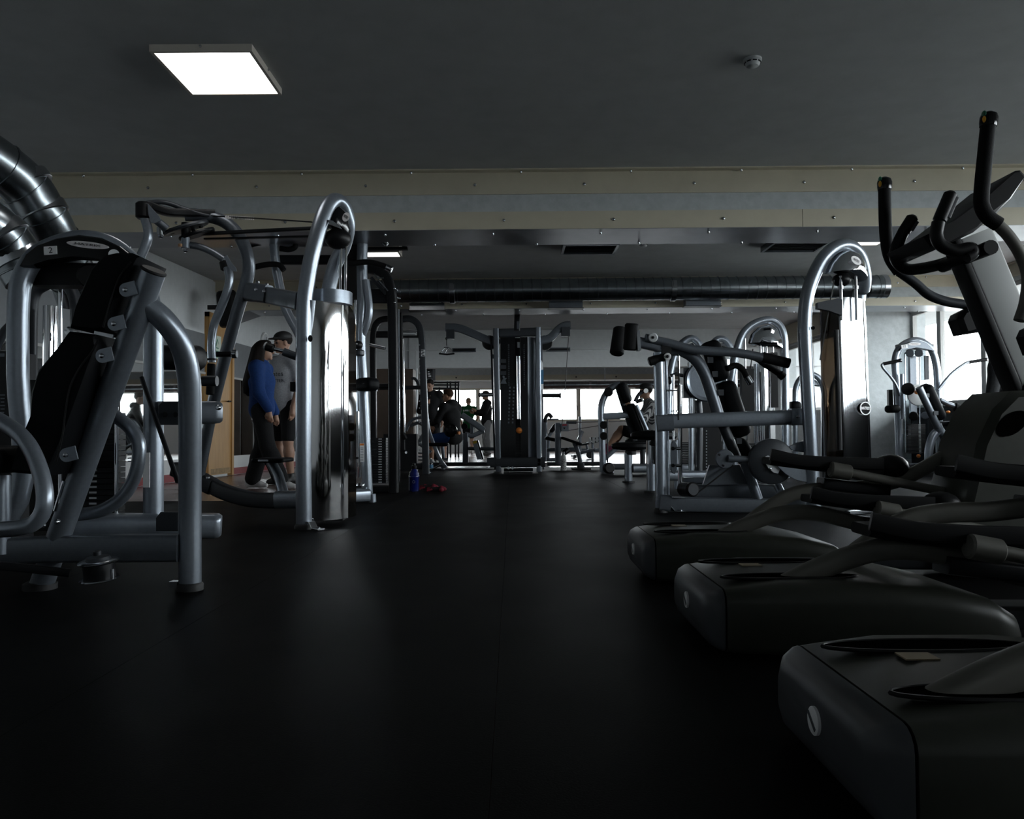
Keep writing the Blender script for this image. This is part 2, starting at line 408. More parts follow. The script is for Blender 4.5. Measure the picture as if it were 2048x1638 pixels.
# rear wall behind the camera
MB().bx(-6, 7.2, -4.5, -4.25, -.05, CEIL+.1).build('wall_rear', wallm, kind='structure')
# bulkhead with the wide opening into the far hall
bk = MB(); OPL = P(752, 800, 17.5).x
bk.bx(leftX(17.6)-.3, OPL, 17.5, 17.75, -.05, CEIL+.1); bk.bx(OPL, 6.85, 17.5, 17.75, P(1024, 735, 17.5).z, CEIL+.1)
ca, cb2 = P(819, 800, 17.5).x, P(834, 800, 17.5).x; bk.bx(ca, cb2, 17.45, 17.7, -.05, CEIL)
bkw = bk.build('wall_back', wallm, kind='structure')
zl = P(1024, 699, 17.5).z
MB().bx(leftX(17.6), 5.9, 17.44, 17.5, zl-.02, zl+.02).build('cable_ledge', wallm, bkw)
zc = P(1024, 660, 17.5).z
MB().bx(leftX(17.6), 5.9, 17.2, 17.5, zc, CEIL).build('ceiling_step', ceilm, bkw)
for px0, px1, py in ((905, 952, 700), (1092, 1140, 699)):
    a, b = P(px0, py, 17.43), P(px1, py, 17.43)
    g = root('wall_diffuser', V(((a.x+b.x)/2, 17.43, a.z)), 'small grey slot diffuser on bulkhead ledge %s the cable tower' % ('left of' if px0 < 1000 else 'right of'), 'air vent', 'slot diffusers on the bulkhead')
    MB().bx(a.x, b.x, 17.36, 17.44, a.z-.05, a.z+.035).build('vent_body', dsilver, g); MB().bx(a.x+.02, b.x-.02, 17.352, 17.362, a.z-.03, a.z+.015).build('vent_slot', blackmetal, g)
# far hall: back windows, side walls, beam
zs, zh = P(1100, 843, 27).z, P(1100, 775, 27).z
fw = MB(); fw.bx(-4.6, 8.2, 27, 27.25, -.05, zs); fw.bx(-4.6, 8.2, 27, 27.25, zh, 2.8)
fx = [-2.75, -1.15, .55, 2.25, 3.95, 5.65, 7.35]
fw.bx(-4.6, -2.75, 27, 27.25, zs, zh); fw.bx(7.35, 8.2, 27, 27.25, zs, zh)
fwo = fw.build('wall_far', wallwhite, kind='structure')
palef = mat('pale_window_frame', (.62, .58, .5), .5)
for a, b in zip(fx, fx[1:]):
    fr = MB(); t = .07
    fr.bx(a, a+t, 27.02, 27.1, zs, zh); fr.bx(b-t, b, 27.02, 27.1, zs, zh); fr.bx(a+t, b-t, 27.02, 27.1, zs, zs+t); fr.bx(a+t, b-t, 27.02, 27.1, zh-t, zh)
    o = fr.build('window_%d' % n, palef, kind='structure', flat=True); n += 1
    MB().bx(a+t-.002, b-t+.002, 27.05, 27.056, zs+t-.002, zh-t+.002).build('pane', glass, o, flat=True)
    MB().bx(b-t+.02, b-t+.04, 26.99, 27.02, (zs+zh)/2-.2, (zs+zh)/2-.05).build('window_handle', blackmetal, o)
MB().bx(-4.85, -4.6, 17.7, 27.3, -.05, 2.8).build('wall_far_left', wallm, kind='structure')
MB().bx(8.2, 8.45, 17.7, 27.3, -.05, 2.8).bx(5.93, 8.45, 17.76, 18.0, -.05, CEIL+.1).build('wall_far_right', wallm, kind='structure')
zb = P(1100, 760, 23).z
b3 = MB().bx(-2.2, 8.2, 23, 23.5, zb, 2.62).build('trim_3', plaster, kind='structure')
MB().prism([V((-2.2, 23.25, zb)), V((-2.2, 23.25, 2.62)), V((-2.75, 23.25, 2.62)), V((-2.45, 23.25, zb))], (0, .5, 0)).build('beam_haunch', wallg, b3)
for x in (-.1, 2.6, 5.4): MB().cyl(V((x, 22.3, P(1180, 769, 22.3).z+.05)), V((x, 22.3, 2.63)), .012, 8).build('duct_hanger', steel, b3)
c3 = MB().bx(-2.2, 8.2, 22.97, 23, zb, zb+.15).build('cream_strip', cream, b3)
MB().bx(-2.2, 8.2, 22.97, 23, 2.5, 2.62).build('cream_strip', cream, b3)
for k in range(9): bolt(MB(), (-1.6+k*1.15, 22.97, zb+.08), (0, -1, 0), .022, .015).build('screw', blackmetal, b3)
# the two concrete beams with cream angle strips, screws and a sheet soffit
def beam(num, Y, zt1, zb1, zt2, zb2, yaw, xl, xr, W_=.55):
    zbm = zb2
    def q(x, dy, z): return V((x, Y+dy-x*yaw, z))
    m = MB()
    xh = xl+.5                     # haunch on the left
    dr_ = .17
    sec = [(xl-.3, zbm-dr_*1.6), (xl, zbm-dr_), (xh, zbm), (xr, zbm)]
    rings = [m.ring([q(x, 0, CEIL+.02), q(x, W_, CEIL+.02), q(x, W_, z), q(x, 0, z)]) for x, z in sec]
    for a, b in zip(rings, rings[1:]): m.bridge(a, b)
    m.f.append(tuple(rings[0])); m.f.append(tuple(rings[-1]))
    o = m.build('trim_%d' % num, plaster, kind='structure', flat=True)
    def strip(z0, z1, dy, drop=0.0, x0=xl-.2, x1=xr, th=.014):
        k = MB(); ss = [(x0, -drop*1.4), (xl, -drop), (xh, 0), (x1, 0)] if drop else [(x0, 0), (x1, 0)]
        rs = [k.ring([q(x, dy-th, z0+dz), q(x, dy-th, z1+dz), q(x, dy, z1+dz), q(x, dy, z0+dz)]) for x, dz in ss]
        for a, b in zip(rs, rs[1:]): k.bridge(a, b)
        k.f.append(tuple(rs[0])); k.f.append(tuple(rs[-1])); return k
    s1 = strip(zb1, zt1-.012, 0).build('upper_strip', cream, o, flat=True)
    k = MB()
    rs = [k.ring([q(x, -.085, CEIL-.012), q(x, -.085, CEIL+.0), q(x, 0, CEIL+.0), q(x, 0, CEIL-.012)]) for x in (xl-.2, xr)]
    k.bridge(*rs); k.f += [tuple(rs[0]), tuple(rs[1])]; k.build('ceiling_flange', cream, o, flat=True)
    xj = [xl-.2, xh+.02, (xl+xr)*.5+.9, xr]
    s2 = strip(zb2, zt2, 0, dr_, x0=xl-.2, x1=(xl+xr)/2+1.4).build('lower_strip', cream, o, flat=True)
    k = MB(); a0 = (xl+xr)/2+1.404
    rs = [k.ring([q(x, -.015, zb2), q(x, -.015, zt2), q(x, 0, zt2), q(x, 0, zb2)]) for x in (a0, xr)]
    k.bridge(*rs); k.f += [tuple(rs[0]), tuple(rs[1])]; k.build('lower_strip', cream, o, flat=True)
    k = MB()
    rs = [k.ring([q(x, -.015, zbm+dz-.004), q(x, -.015, zbm+dz), q(x, W_+.01, zbm+dz), q(x, W_+.01, zbm+dz-.004)]) for x, dz in ((xl-.2, -dr_*1.4), (xl, -dr_), (xh, 0), (xr, 0))]
    for a, b in zip(rs, rs[1:]): k.bridge(a, b)
    k.f += [tuple(rs[0]), tuple(rs[-1])]; k.build('soffit_sheet', soff, o, flat=True)
    x = xl+.55; i = 0
    while x < xr-.2:
        bolt(MB(), q(x+.4, -.05, CEIL-.012), (0, 0, -1), .011, .022).build('screw', steel, o)
        bolt(MB(), q(x, -.014, (zb1+zt1)/2-.02), (0, -1, 0), .013, .012).build('screw', steel, o)
        bolt(MB(), q(x+.25, -.015, (zb2+zt2)/2), (0, -1, 0), .013, .012).build('screw', steel, o)
        bolt(MB(), q(x+.15, .1, zbm-.004), (0, 0, -1), .011, .02).build('screw', steel, o)
        bolt(MB(), q(x+.55, W_-.06, zbm-.004), (0, 0, -1), .011, .02).build('screw', steel, o)
        x += .95
    return o
def zat(py, Y, px=1024): return P(px, py, Y).z
beam(4, 6.9, CEIL, zat(389, 6.9), zat(424, 6.9), zat(459, 6.9), .009, leftX(6.9), 6.9)
beam(5, 11.75, CEIL, CEIL-.16, zat(600, 11.75), zat(617, 11.75), .009, leftX(11.75), 6.9)
# ------------------------------------------------------------------ ceiling things
def panel_light(x0, x1, y0, y1, z, label, rims=True):
    cx, cy = (x0+x1)/2, (y0+y1)/2
    g = root('ceiling_light', (cx, cy, z), label, 'ceiling light')
    t = .02; m = MB(); h = CEIL-z
    m.bx(x0-t, x1+t, y0-t, y0, z, CEIL); m.bx(x0-t, x1+t, y1, y1+t, z, CEIL); m.bx(x0-t, x0, y0, y1, z, CEIL); m.bx(x1, x1+t, y0, y1, z, CEIL)
    m.build('frame', mat('white_lamp_frame', (.62, .58, .52), .5) if 'white_lamp_frame' not in MATS else MATS['white_lamp_frame'], g, flat=True)
    MB().bx(x0, x1, y0, y1, z+.004, z+.012).build('diffuser', lampm, g, flat=True)
    bolt(MB(), (cx, y0-t, z+.03), (0, -1, 0), .008, .008).build('screw', steel, g)
    bolt(MB(), (x1+t, cy, z+.03), (1, 0, 0), .008, .008).build('screw', steel, g)
    return g
panel_light(-2.085, -1.525, 4.62, 5.19, 2.842, 'square lit panel light on the near ceiling before the first beam')
a, b = P(735, 503, 9.3), P(800, 512, 9.3)
panel_light(a.x-.32, b.x, 9.10, 9.32, 2.685, 'lit panel light hung under a black frame behind the chin-up station')
a, b = P(1700, 490, 9.2), P(1772, 490, 9.2)
panel_light(a.x, b.x+.05, 8.7, 9.55, 2.842, 'lit panel light beyond the first beam, over the right chrome tower')
hang = root('light_hanger', P(780, 497, 9.1), 'black slatted hanger frame above the lit panel behind the first beam', 'hanger frame')
a, b = P(700, 499, 9.0), P(815, 497, 9.0)
MB().rect([a, b], .09, .03).build('hanger_bar', blackmetal, hang); MB().bx(b.x-.06, b.x-.02, 8.98, 9.02, b.z, CEIL).build('hanger_drop', dsilver, hang)
MB().bx(a.x+.05, a.x+.09, 8.98, 9.02, a.z, CEIL).build('hanger_drop', dsilver, hang)
def ceil_vent(px0, px1, Y, label):
    a, b = P(px0, 492, Y), P(px1, 492, Y)
    g = root('ceiling_vent', ((a.x+b.x)/2, Y, CEIL), label, 'air vent', 'flat vents on the far ceiling')
    m = MB(); x0, x1 = a.x, b.x; z = CEIL-.07; t = .03
    m.bx(x0, x1, Y-.25, Y-.25+t, z, CEIL); m.bx(x0, x1, Y+.25-t, Y+.25, z, CEIL); m.bx(x0, x0+t, Y-.25+t, Y+.25-t, z, CEIL); m.bx(x1-t, x1, Y-.25+t, Y+.25-t, z, CEIL)
    m.build('vent_frame', dsilver, g, flat=True)
    for k in range(6):
        y = Y-.2+k*.08; MB().box(((x0+x1)/2, y, z+.03), (x1-x0)/2-t, .03, .003, (EX, V((0, .8, .6)), V((0, -.6, .8)))).build('vent_slat', graphite, g, flat=True)
ceil_vent(1124, 1234, 9.6, 'slatted ceiling vent above the cable tower')
ceil_vent(1534, 1646, 9.55, 'slatted ceiling vent left of the right chrome tower')
def detector(px, py, Y, label):
    c = P(px, py, Y); c.z = CEIL
    g = root('smoke_detector', c, label, 'smoke detector')
    MB().lathe(c, (0, 0, -1), [(.055, 0), (.055, .012), (.05, .016)]).build('base', lgrey, g)
    MB().lathe(c, (0, 0, -1), [(.045, .016), (.045, .03), (.036, .045), (.014, .052)]).build('sensor', lgrey, g)
    m = MB()
    for k in range(8):
        an = k*math.pi/4; m.box(c+V((.043*math.cos(an), .043*math.sin(an), -.024)), .006, .012, .003, (V((math.cos(an), math.sin(an), 0)), V((-math.sin(an), math.cos(an), 0)), EZ))
    m.build('vent_slot', blackmetal, g)
detector(1505, 118, 4.83, 'small round smoke detector on the near ceiling')
detector(1287, 487, 9.55, 'small round smoke detector on the far ceiling behind the first beam')
# ducts
def duct(name, pts, r, label, seam=.135, collars=(), fil=.0, seg=True):
    pts = fillet(pts, fil) if fil else pts
    g = root(name, pts[0], label, 'duct')
    MB().tube(pts, r, 28).build('duct_tube', galv, g)
    # ribs along the run
    L = 0; nxt = seam*.5; m = MB(); rib = []
    for a, b in zip(pts, pts[1:]):
        d = (b-a).length; t = (b-a).normalized()
        while nxt < L+d:
            c = a+t*(nxt-L); rib.append((c, t)); nxt += seam
        L += d
    for c, t in rib:
        MB().lathe(c+t*-.004, t+V((0, 0, .05)), [(r*.98, 0), (r+.007, .004), (r+.007, .011), (r*.98, .015)], 28).build('seam_ring', galv, g)
    for c, t in collars:
        MB().lathe(c-t*.04, t, [(r*.99, 0), (r+.008, .005), (r+.008, .075), (r*.99, .08)], 28).build('joint_collar', steel, g)
    return g
Yd = 11.2
L_, M_, R_ = P(700, 584, Yd), P(905, 584, Yd), P(1772, 573, Yd)
duct('round_duct', [L_, R_], .158, 'long ribbed galvanised round duct crossing under the second beam', .131, [(M_, EX), (P(1345, 579, Yd), EX), (P(1766, 573, Yd), EX)])
for k, (px, py, w_) in enumerate(((855, 615, .5), (1131, 610, .48), (1404, 606, .5))):
    c = P(px, py, 11.45)
    g = root('air_grille', c, ('bright steel', 'grey', 'grey')[k]+' box grille under the crossing duct, '+('beside the chin-up station', 'above the cable tower', 'left of the right chrome tower')[k], 'air vent', 'box grilles under the crossing duct')
    MB().box(c, w_/2, .08, .052).build('grille_box', steel if k == 0 else dsilver, g, flat=True); MB().box(c+V((0, -.005, -.054)), w_/2+.015, .09, .004).build('grille_lip', blackmetal, g)
    MB().bx(c.x-.12, c.x+.12, c.y+.07, 11.76, c.z-.02, c.z+.02).build('wall_bracket', dsilver, g)
    MB().bx(c.x-w_/2+.03, c.x-w_/2+.05, c.y-.01, c.y+.01, c.z+.05, c.z+.2).build('hanger_strap', steel, g); MB().bx(c.x+w_/2-.05, c.x+w_/2-.03, c.y-.01, c.y+.01, c.z+.05, c.z+.2).build('hanger_strap', steel, g)
# elbows by the left wall
duct('elbow_duct', [P(-150, 240, 4.9), P(-10, 322, 5.3), P(52, 372, 5.5), P(85, 430, 5.6), P(142, 540, 6.0), P(160, 598, 6.15)], .165, 'upper galvanised elbow duct dropping along the left wall', .2, [(P(52, 368, 5.5), V((.5, .2, -.7))), (P(84, 425, 5.6), V((.45, .15, -.9)))], fil=.22)
duct('elbow_duct', [P(-170, 390, 4.6), P(-25, 440, 4.85), P(22, 492, 5.0), P(46, 538, 5.05), P(58, 556, 5.06)], .148, 'lower galvanised elbow duct with red tape along the left wall', .2, [(P(4, 470, 4.93), V((.5, .2, -.6))), (P(37, 518, 5.03), V((.45, .15, -.9)))], fil=.22)
# duct of the far hall
duct('far_duct', [P(1010, 771, 22.3), P(1590, 766, 22.3)], .1, 'slim ribbed duct in the far hall above the back windows', .3, [(P(1180, 769, 22.3), EX)])
# clock, speaker, fan, cabinet
yk = leftY(527); ck = V((leftX(yk), yk, 2.2))
g = root('wall_clock', ck, 'round white wall clock on the left wall above the woman', 'clock')
MB().lathe(ck, (1, 0, 0), [(.17, 0), (.175, .015), (.17, .035), (.155, .036)], 28).build('clock_case', white, g)
MB().lathe(ck+V((.03, 0, 0)), (1, 0, 0), [(.15, 0), (.15, .008)], 28).build('dial', lgrey, g)
MB().box(ck+V((.042, .0, .045)), .002, .006, .05).box(ck+V((.042, -.03, -.01)), .002, .035, .006).build('clock_hand', blackmetal, g)
spk = P(452, 628, 11.0)
g = root('wall_speaker', spk, 'black oval speaker on a bracket high above the oak door', 'speaker')
MB().pad(spk+V((0, 0, .32)), spk+V((.05, 0, -.18)), .26, .22, (0, 1, 0), .06).build('speaker_body', plastic, g)
MB().box(spk+V((-.15, .05, .1)), .12, .02, .03).build('wall_bracket', blackmetal, g)
cb = P(785, 800, 16.0); tp = P(785, 738, 16.0).z
x0, x1 = P(746, 800, 16.0).x, P(826, 800, 16.0).x
g = root('tall_cabinet', ((x0+x1)/2, 16.2, 0), 'tall dark brown cabinet standing behind the black rack', 'cabinet')
MB().bx(x0, x1, 16.0, 16.5, 0, tp).build('cabinet_body', brown, g)
MB().bx(x0+.02, (x0+x1)/2-.004, 15.98, 16.0, .08, tp-.05).build('cabinet_door', brown, g); MB().bx((x0+x1)/2+.004, x1-.02, 15.98, 16.0, .08, tp-.05).build('cabinet_door', brown, g)
# ------------------------------------------------------------------ machines
def foot(g, c, r=.055, tab=None):
    MB().lathe(V((c.x, c.y, 0)), EZ, [(r*1.12, 0), (r*1.12, .02), (r, .03), (r*.9, .035)], 20).build('rubber_foot', rubber, g)
    if tab:
        t = V(tab); s = V((-t.y, t.x, 0)); b = V((c.x, c.y, 0))+t*r
        m = MB(); m.sweep([b+V((0, 0, .05)), b+t*.03+V((0, 0, .05)), b+t*.06+V((0, 0, .012)), b+t*.13+V((0, 0, .012))], rr(.05, .01, .003), up=(0, 0, 1))
        f = m.build('floor_bracket', steel, g); bolt(MB(), b+t*.1+V((0, 0, .017)), EZ, .011, .01).build('bolt', steel, f)
def oval_logo(g, c, right, up, nrm, w, h, word='MATRIX', dark=True, ring=True, parent=None):
    c = V(c); right, up, nrm = V(right).normalized(), V(up).normalized(), V(nrm).normalized(); p = parent or g
    n = 28; e = lambda k, o: [c+right*(w/2*k*math.cos(2*math.pi*i/n))+up*(h/2*k*math.sin(2*math.pi*i/n))+nrm*o for i in range(n)]
    o = MB().prism(e(1, .001), nrm*.003).build('logo_badge', MATS['badge_pink'] if 'badge_pink' in MATS else white, p)
    if dark: MB().prism(e(.84, .003), nrm*.002).build('badge_field', gloss, o if p.parent is None else p)
    text(word, h*.46, c+nrm*.0046, right, up, white if dark else blackmetal, o if p.parent is None else p, 'logo_lettering', .0004, 0, max(.3, .62*w/(h*.46*3.6)))
    return o
mat('badge_pink', (.82, .78, .78), .4)
def stack(g, c, w, d, z0, n, pitch=.024, marks=True, facing=-1):
    me = None; out = None
    for k in range(n):
        m = MB().box((c.x, c.y, z0+pitch*(k+.5)), w/2, d/2, pitch/2-.0016)
        o = m.build('weight_plate', blackmetal, g, flat=True)
        if marks: MB().box((c.x+w*.16, c.y+facing*(d/2+.0008), z0+pitch*(k+.5)), .016, .0008, .004).build('weight_mark', lgrey, o, flat=True)
def tab_(g, c, right, up, nrm, w=.055, h=.055):
    c = V(c); n = 10
    pts = [c+right*(w/2)+up*(-h/2), c+right*(w/2)+up*(h/2)]+[c+right*(-w*.12-w*.4*math.sin(math.pi*i/n))+up*(h/2*math.cos(math.pi*i/n)) for i in range(n+1)]
    o = MB().prism(pts, nrm*.006).build('pad_bracket', silver, g)
    bolt(MB(), c+right*(-w*.12)+nrm*.003, nrm, .009, .008).build('bolt', steel, o)
NY = V((0, -1, 0))
# ---- A: numbered row machine, front left
def machine_a():
    g = root('seated_row_machine', V((-1.5, 3.2, 0)), 'silver seated row machine with an arch cover numbered 2 and a black contoured pad', 'exercise machine')
    Y = 2.95
    top, bot = P(306, 545, 2.9), Pz(80, 1178)
    a = bot+(top-bot)*.012
    MB().tube([a, top], .044, 22).build('slanted_tube', silver, g)
    MB().cyl(top, top+(top-bot).normalized()*.012, .046, 22, .004).build('end_cap', rubber, g)
    MB().lathe(bot, EZ, [(.062, 0), (.062, .022), (.05, .03)], 20).build('rubber_foot', rubber, g)
    pb = Pz(380, 1180)
    MB().ctube([P(289, 607, 2.93), P(330, 642, 2.97), P(362, 690, 3.02), P(377, 750, 3.06), P(380, 830, 3.09), P(380, 1000, pb.y), V((pb.x, pb.y, .02))], .0425, 22).build('front_leg_tube', silver, g)
    MB().lathe(pb, EZ, [(.05, 0), (.05, .022), (.044, .03)], 22).build('rubber_foot', rubber, g)
    MB().box(P(350, 1168, 3.12), .016, .02, .012).build('floor_bracket', steel, g)
    MB().rect([P(112, 1097, 3.12), P(360, 1095, 3.12)], .07, .104, r=.012).build('base_tube', dsilver, g)
    # rear cross tube at floor level and the one at hip height
    MB().sweep([P(150, 1052, 3.36), P(330, 1052, 3.46), P(428, 1051, 3.53), P(438, 1051, 3.537), P(443, 1051, 3.54)], rr(.12, .105, .03, 4), up=EZ, scales=[(1, 1), (1, 1), (1, 1), (.95, .95), (.78, .8)]).build('rear_base_tube', silver, g)
    MB().prism(PP(3.36, (313, 1062), (313, 1036), (322, 1024), (357, 1024), (357, 1062)), (0, .01, 0)).build('joint_plate', graphite, g)
    MB().sweep([P(316, 826, 3.46), P(428, 825, 3.56), P(438, 825, 3.57), P(443, 825, 3.575)], rr(.10, .10, .025, 4), up=EZ, scales=[(1, 1), (1, 1), (.95, .95), (.78, .8)]).build('hip_cross_tube', dsilver, g)
    jp = MB().prism(PP(3.40, (318, 812), (326, 803), (357, 803), (357, 850), (322, 850), (318, 842)), (0, .01, 0)).build('joint_plate', graphite, g)
    for px in (331, 352): bolt(MB(), P(px, 829, 3.392), NY, .012, .004).build('bolt_hole', blackmetal, jp)
    bolt(MB(), P(438, 815, 3.43), NY, .012, .02).build('bolt', steel, g)
    # weight tower arch
    r0, l0 = Pz(307, 1120), Pz(36, 1125)
    MB().ctube([V((l0.x, 3.3, 0)), P(36, 1000, 3.3), P(36, 750, 3.3), P(37, 610, 3.3), P(47, 552, 3.31), P(82, 506, 3.33), P(160, 480, 3.38), P(228, 495, 3.44), P(280, 548, 3.48), P(304, 622, 3.5), P(307, 720, 3.5), P(307, 900, 3.5), P(307, 1058, 3.5)], .042, 22).build('arch_tube', silver, g)
    cov = MB().prism(PP(3.27, (47, 535), (60, 512), (82, 494), (120, 480), (165, 473), (210, 479), (245, 495), (272, 517), (296, 550), (280, 547), (255, 533), (200, 520), (150, 517), (100, 524), (70, 534)), (0, .07, 0), .008).build('arch_cover', gloss, g)
    oval_logo(g, P(176, 490, 3.232), (1, 0, -.12), (.12, 0, 1), NY, .174, .027, dark=False, parent=cov)
    st = MB().box(P(101, 501, 3.232), .026, .002, .017, (V((1, 0, .06)), EY, V((-.06, 0, 1)))).build('number_label', white, cov)
    text('2', .034, P(101, 501, 3.2295), (1, 0, .06), EZ, blackmetal, cov, 'number_lettering')
    MB().cyl(P(228, 509, 3.236), P(228, 509, 3.228), .021, 20).build('cover_disc', lgrey, cov)
    c = (P(90, 560, 3.4)+P(260, 560, 3.4))/2
    MB().prism(PP(3.4, (60, 545), (110, 530), (250, 532), (275, 560), (262, 574), (75, 574)), (0, .1, 0)).build('pulley_housing', blackmetal, g)
    MB().cyl(P(180, 552, 3.33), P(180, 552, 3.28), .05, 20, .006).build('pulley_wheel', plastic, g)
    for px in (121, 233): MB().cyl(P(px, 528, 3.45), P(px, 1050, 3.45), .009, 10).build('guide_rod', chrome, g)
    sc = P(178, 1000, 3.52)
    stack(g, sc, .27, .1, .13, 24)
    MB().prism(PP(3.6, (60, 760), (240, 760), (240, 1062), (60, 1062)), (0, .01, 0)).build('rear_shroud', blackmetal, g)
    MB().box(P(293, 940, 3.455), .014, .002, .075).build('warning_label', white, g)
    # rod, rollers and pads
    MB().tube([P(283, 755, 3.35), P(356, 965, 3.2)], .0095, 10).build('link_rod', blackmetal, g)
    MB().pad(P(308, 715, 3.75), P(402, 716, 3.7), .12, .115, (0, 0, 1), .02).build('black_guard', plastic, g)
    MB().tube([P(405, 762, 3.8), P(434, 762, 3.8)], .025, 12).build('side_peg', graphite, g)
    # contoured pads seen from the side: upper and lower
    up_ = [(262, 519), (292, 519), (308, 526), (296, 550), (268, 600), (240, 668), (222, 672), (173, 664), (181, 628), (196, 588), (214, 548), (238, 524)]
    MB().prism(PP(3.0, *up_), (0, .24, 0), .012).build('upper_back_pad', vinyl, g)
    lo_ = [(172, 670), (222, 676), (226, 696), (196, 790), (165, 870), (128, 948), (60, 942), (72, 895), (95, 838), (97, 790), (112, 745), (148, 702)]
    MB().prism(PP(3.0, *lo_), (0, .24, 0), .012).build('lower_back_pad', vinyl, g)
    pp = [(262, 524), (240, 552), (222, 600), (206, 655)]
    MB().ctube(PP(2.876, *pp), .0035, 6).build('pad_piping', plastic, g)
    MB().ctube(PP(2.876, (196, 680), (183, 705), (160, 735), (140, 775), (130, 830), (125, 870), (112, 925)), .0035, 6).build('pad_piping', plastic, g)
    for px, py in ((256, 579), (233, 647), (209, 711), (137, 909)): tab_(g, P(px, py, 2.868), V((1, 0, .25)).normalized(), V((-.25, 0, 1)).normalized(), NY, .06, .05)
    MB().box(P(208, 669, 2.87), .035, .004, .006, (V((.97, 0, -.2)), EY, V((.2, 0, .97)))).build('pad_strip', steel, g)
    MB().tube([P(128, 962, 3.0), P(110, 1022, 3.0)], .007, 8).build('adjuster_rod', chrome, g)
    # handle loops
    MB().ctube([P(-90, 800, 2.85), P(0, 842, 2.8), P(48, 878, 2.75), P(78, 935, 2.72), P(90, 1000, 2.7), P(72, 1043, 2.7), P(20, 1058, 2.7), P(-90, 1062, 2.75)], .027, 16).build('handle_loop', silver, g)
    MB().ctube([P(205, 815, 3.2), P(232, 833, 3.2), P(262, 858, 3.2), P(278, 890, 3.2), P(272, 945, 3.2), P(248, 990, 3.2), P(205, 1020, 3.2), P(150, 1030, 3.2)], .026, 16).build('handle_loop', silver, g)
    s = P(-20, 918, 3.05)
    MB().pad(V((s.x-.25, s.y, s.z)), P(55, 918, 3.05), .36, .10, (0, 0, 1), .03).build('seat', vinyl, g)
    MB().tube([V((P(0, 1000, 3.1).x, 3.1, .15)), P(0, 950, 3.1)], .04, 18).build('seat_post', silver, g)
    MB().rect([P(-120, 1108, 3.12), P(112, 1097, 3.12)], .07, .10, r=.012).build('base_tube', dsilver, g)
    for px, py in ((88, 1050), (117, 1043)): bolt(MB(), P(px, py, 2.9), NY, .009, .02).build('bolt', steel, g)
    MB().sweep([P(-100, 1128, 2.9), P(20, 1133, 2.92), P(140, 1146, 2.97)], rr(.02, .03, .004), up=EZ).build('drive_belt', blackmetal, g)
    c = P(198, 1141, 2.97)
    ax = V((-.06, -.1, 1)).normalized()
    pu = MB(); pu.lathe(c+ax*.030, ax, [(.068, 0), (.07, .004), (.066, .008), (.04, .012)]); pu.lathe(c-ax*.034, ax, [(.066, 0), (.07, .003), (.066, .007)])
    p = pu.build('belt_pulley', steel, g); MB().cyl(c-ax*.03, c+ax*.03, .055).build('pulley_hub', blackmetal, p)
    MB().lathe(c+ax*.04, ax, [(.045, 0), (.04, .012), (.014, .018), (.014, .032), (.006, .035)]).build('pulley_boss', graphite, p)
    MB().cyl(P(224, 1158, 2.92), P(224, 1138, 2.92), .007, 8).build('pulley_pin', steel, p)
    return g
machine_a()
# ---- chrome tower far left seen through the arch
def tower_left():
    g = root('chrome_weight_tower', V((P(100, 700, 5.4).x, 5.4, 0)), 'chrome fronted weight tower behind the arch numbered 2', 'exercise machine')
    c = P(98, 700, 5.4); z0, z1 = .9, P(98, 612, 5.4).z
    MB().shell((c.x, c.y+.06), .055, z0, z1, 185, 355, ry=.10).build('shroud', chrome, g)
    MB().ctube([V((P(62, 900, 5.5).x, 5.5, .02)), P(62, 700, 5.5), P(66, 600, 5.5), P(86, 572, 5.5), P(125, 566, 5.5), P(150, 600, 5.5), P(152, 700, 5.5), V((P(152, 900, 5.5).x, 5.5, .02))], .04, 16).build('frame_tube', graphite, g)
    MB().bx(P(66, 800, 5.5).x, P(150, 800, 5.5).x, 5.46, 5.6, .1, P(90, 765, 5.5).z).build('lower_shroud', blackmetal, g)
    MB().lathe(P(146, 664, 5.3), (0, -1, 0), [(.03, 0), (.03, .05), (.02, .055)]).build('steel_peg', steel, g)
    return g
tower_left()
def tower_edge():
    Y = 4.0
    g = root('dark_weight_tower', V((P(2, 900, Y).x, Y+.1, 0)), 'dark weight tower with printed placard at the left edge behind the row machine', 'exercise machine')
    MB().bx(P(-80, 900, Y).x, P(22, 900, Y).x, Y, Y+.2, .05, P(0, 702, Y).z).build('tower_shroud', blackmetal, g)
    m = MB()
    for k in range(7): m.box(P(5, 790+k*7, Y-.002), .012-.002*(k % 3), .001, .003)
    m.box(P(4, 710, Y-.002), .012, .001, .008); m.build('placard_lines', dsilver, g)
    MB().tube([P(-10, 702, Y+.1), P(10, 660, Y+.1), P(30, 640, Y+.1)], .02, 10).build('tower_tube', graphite, g)
tower_edge()
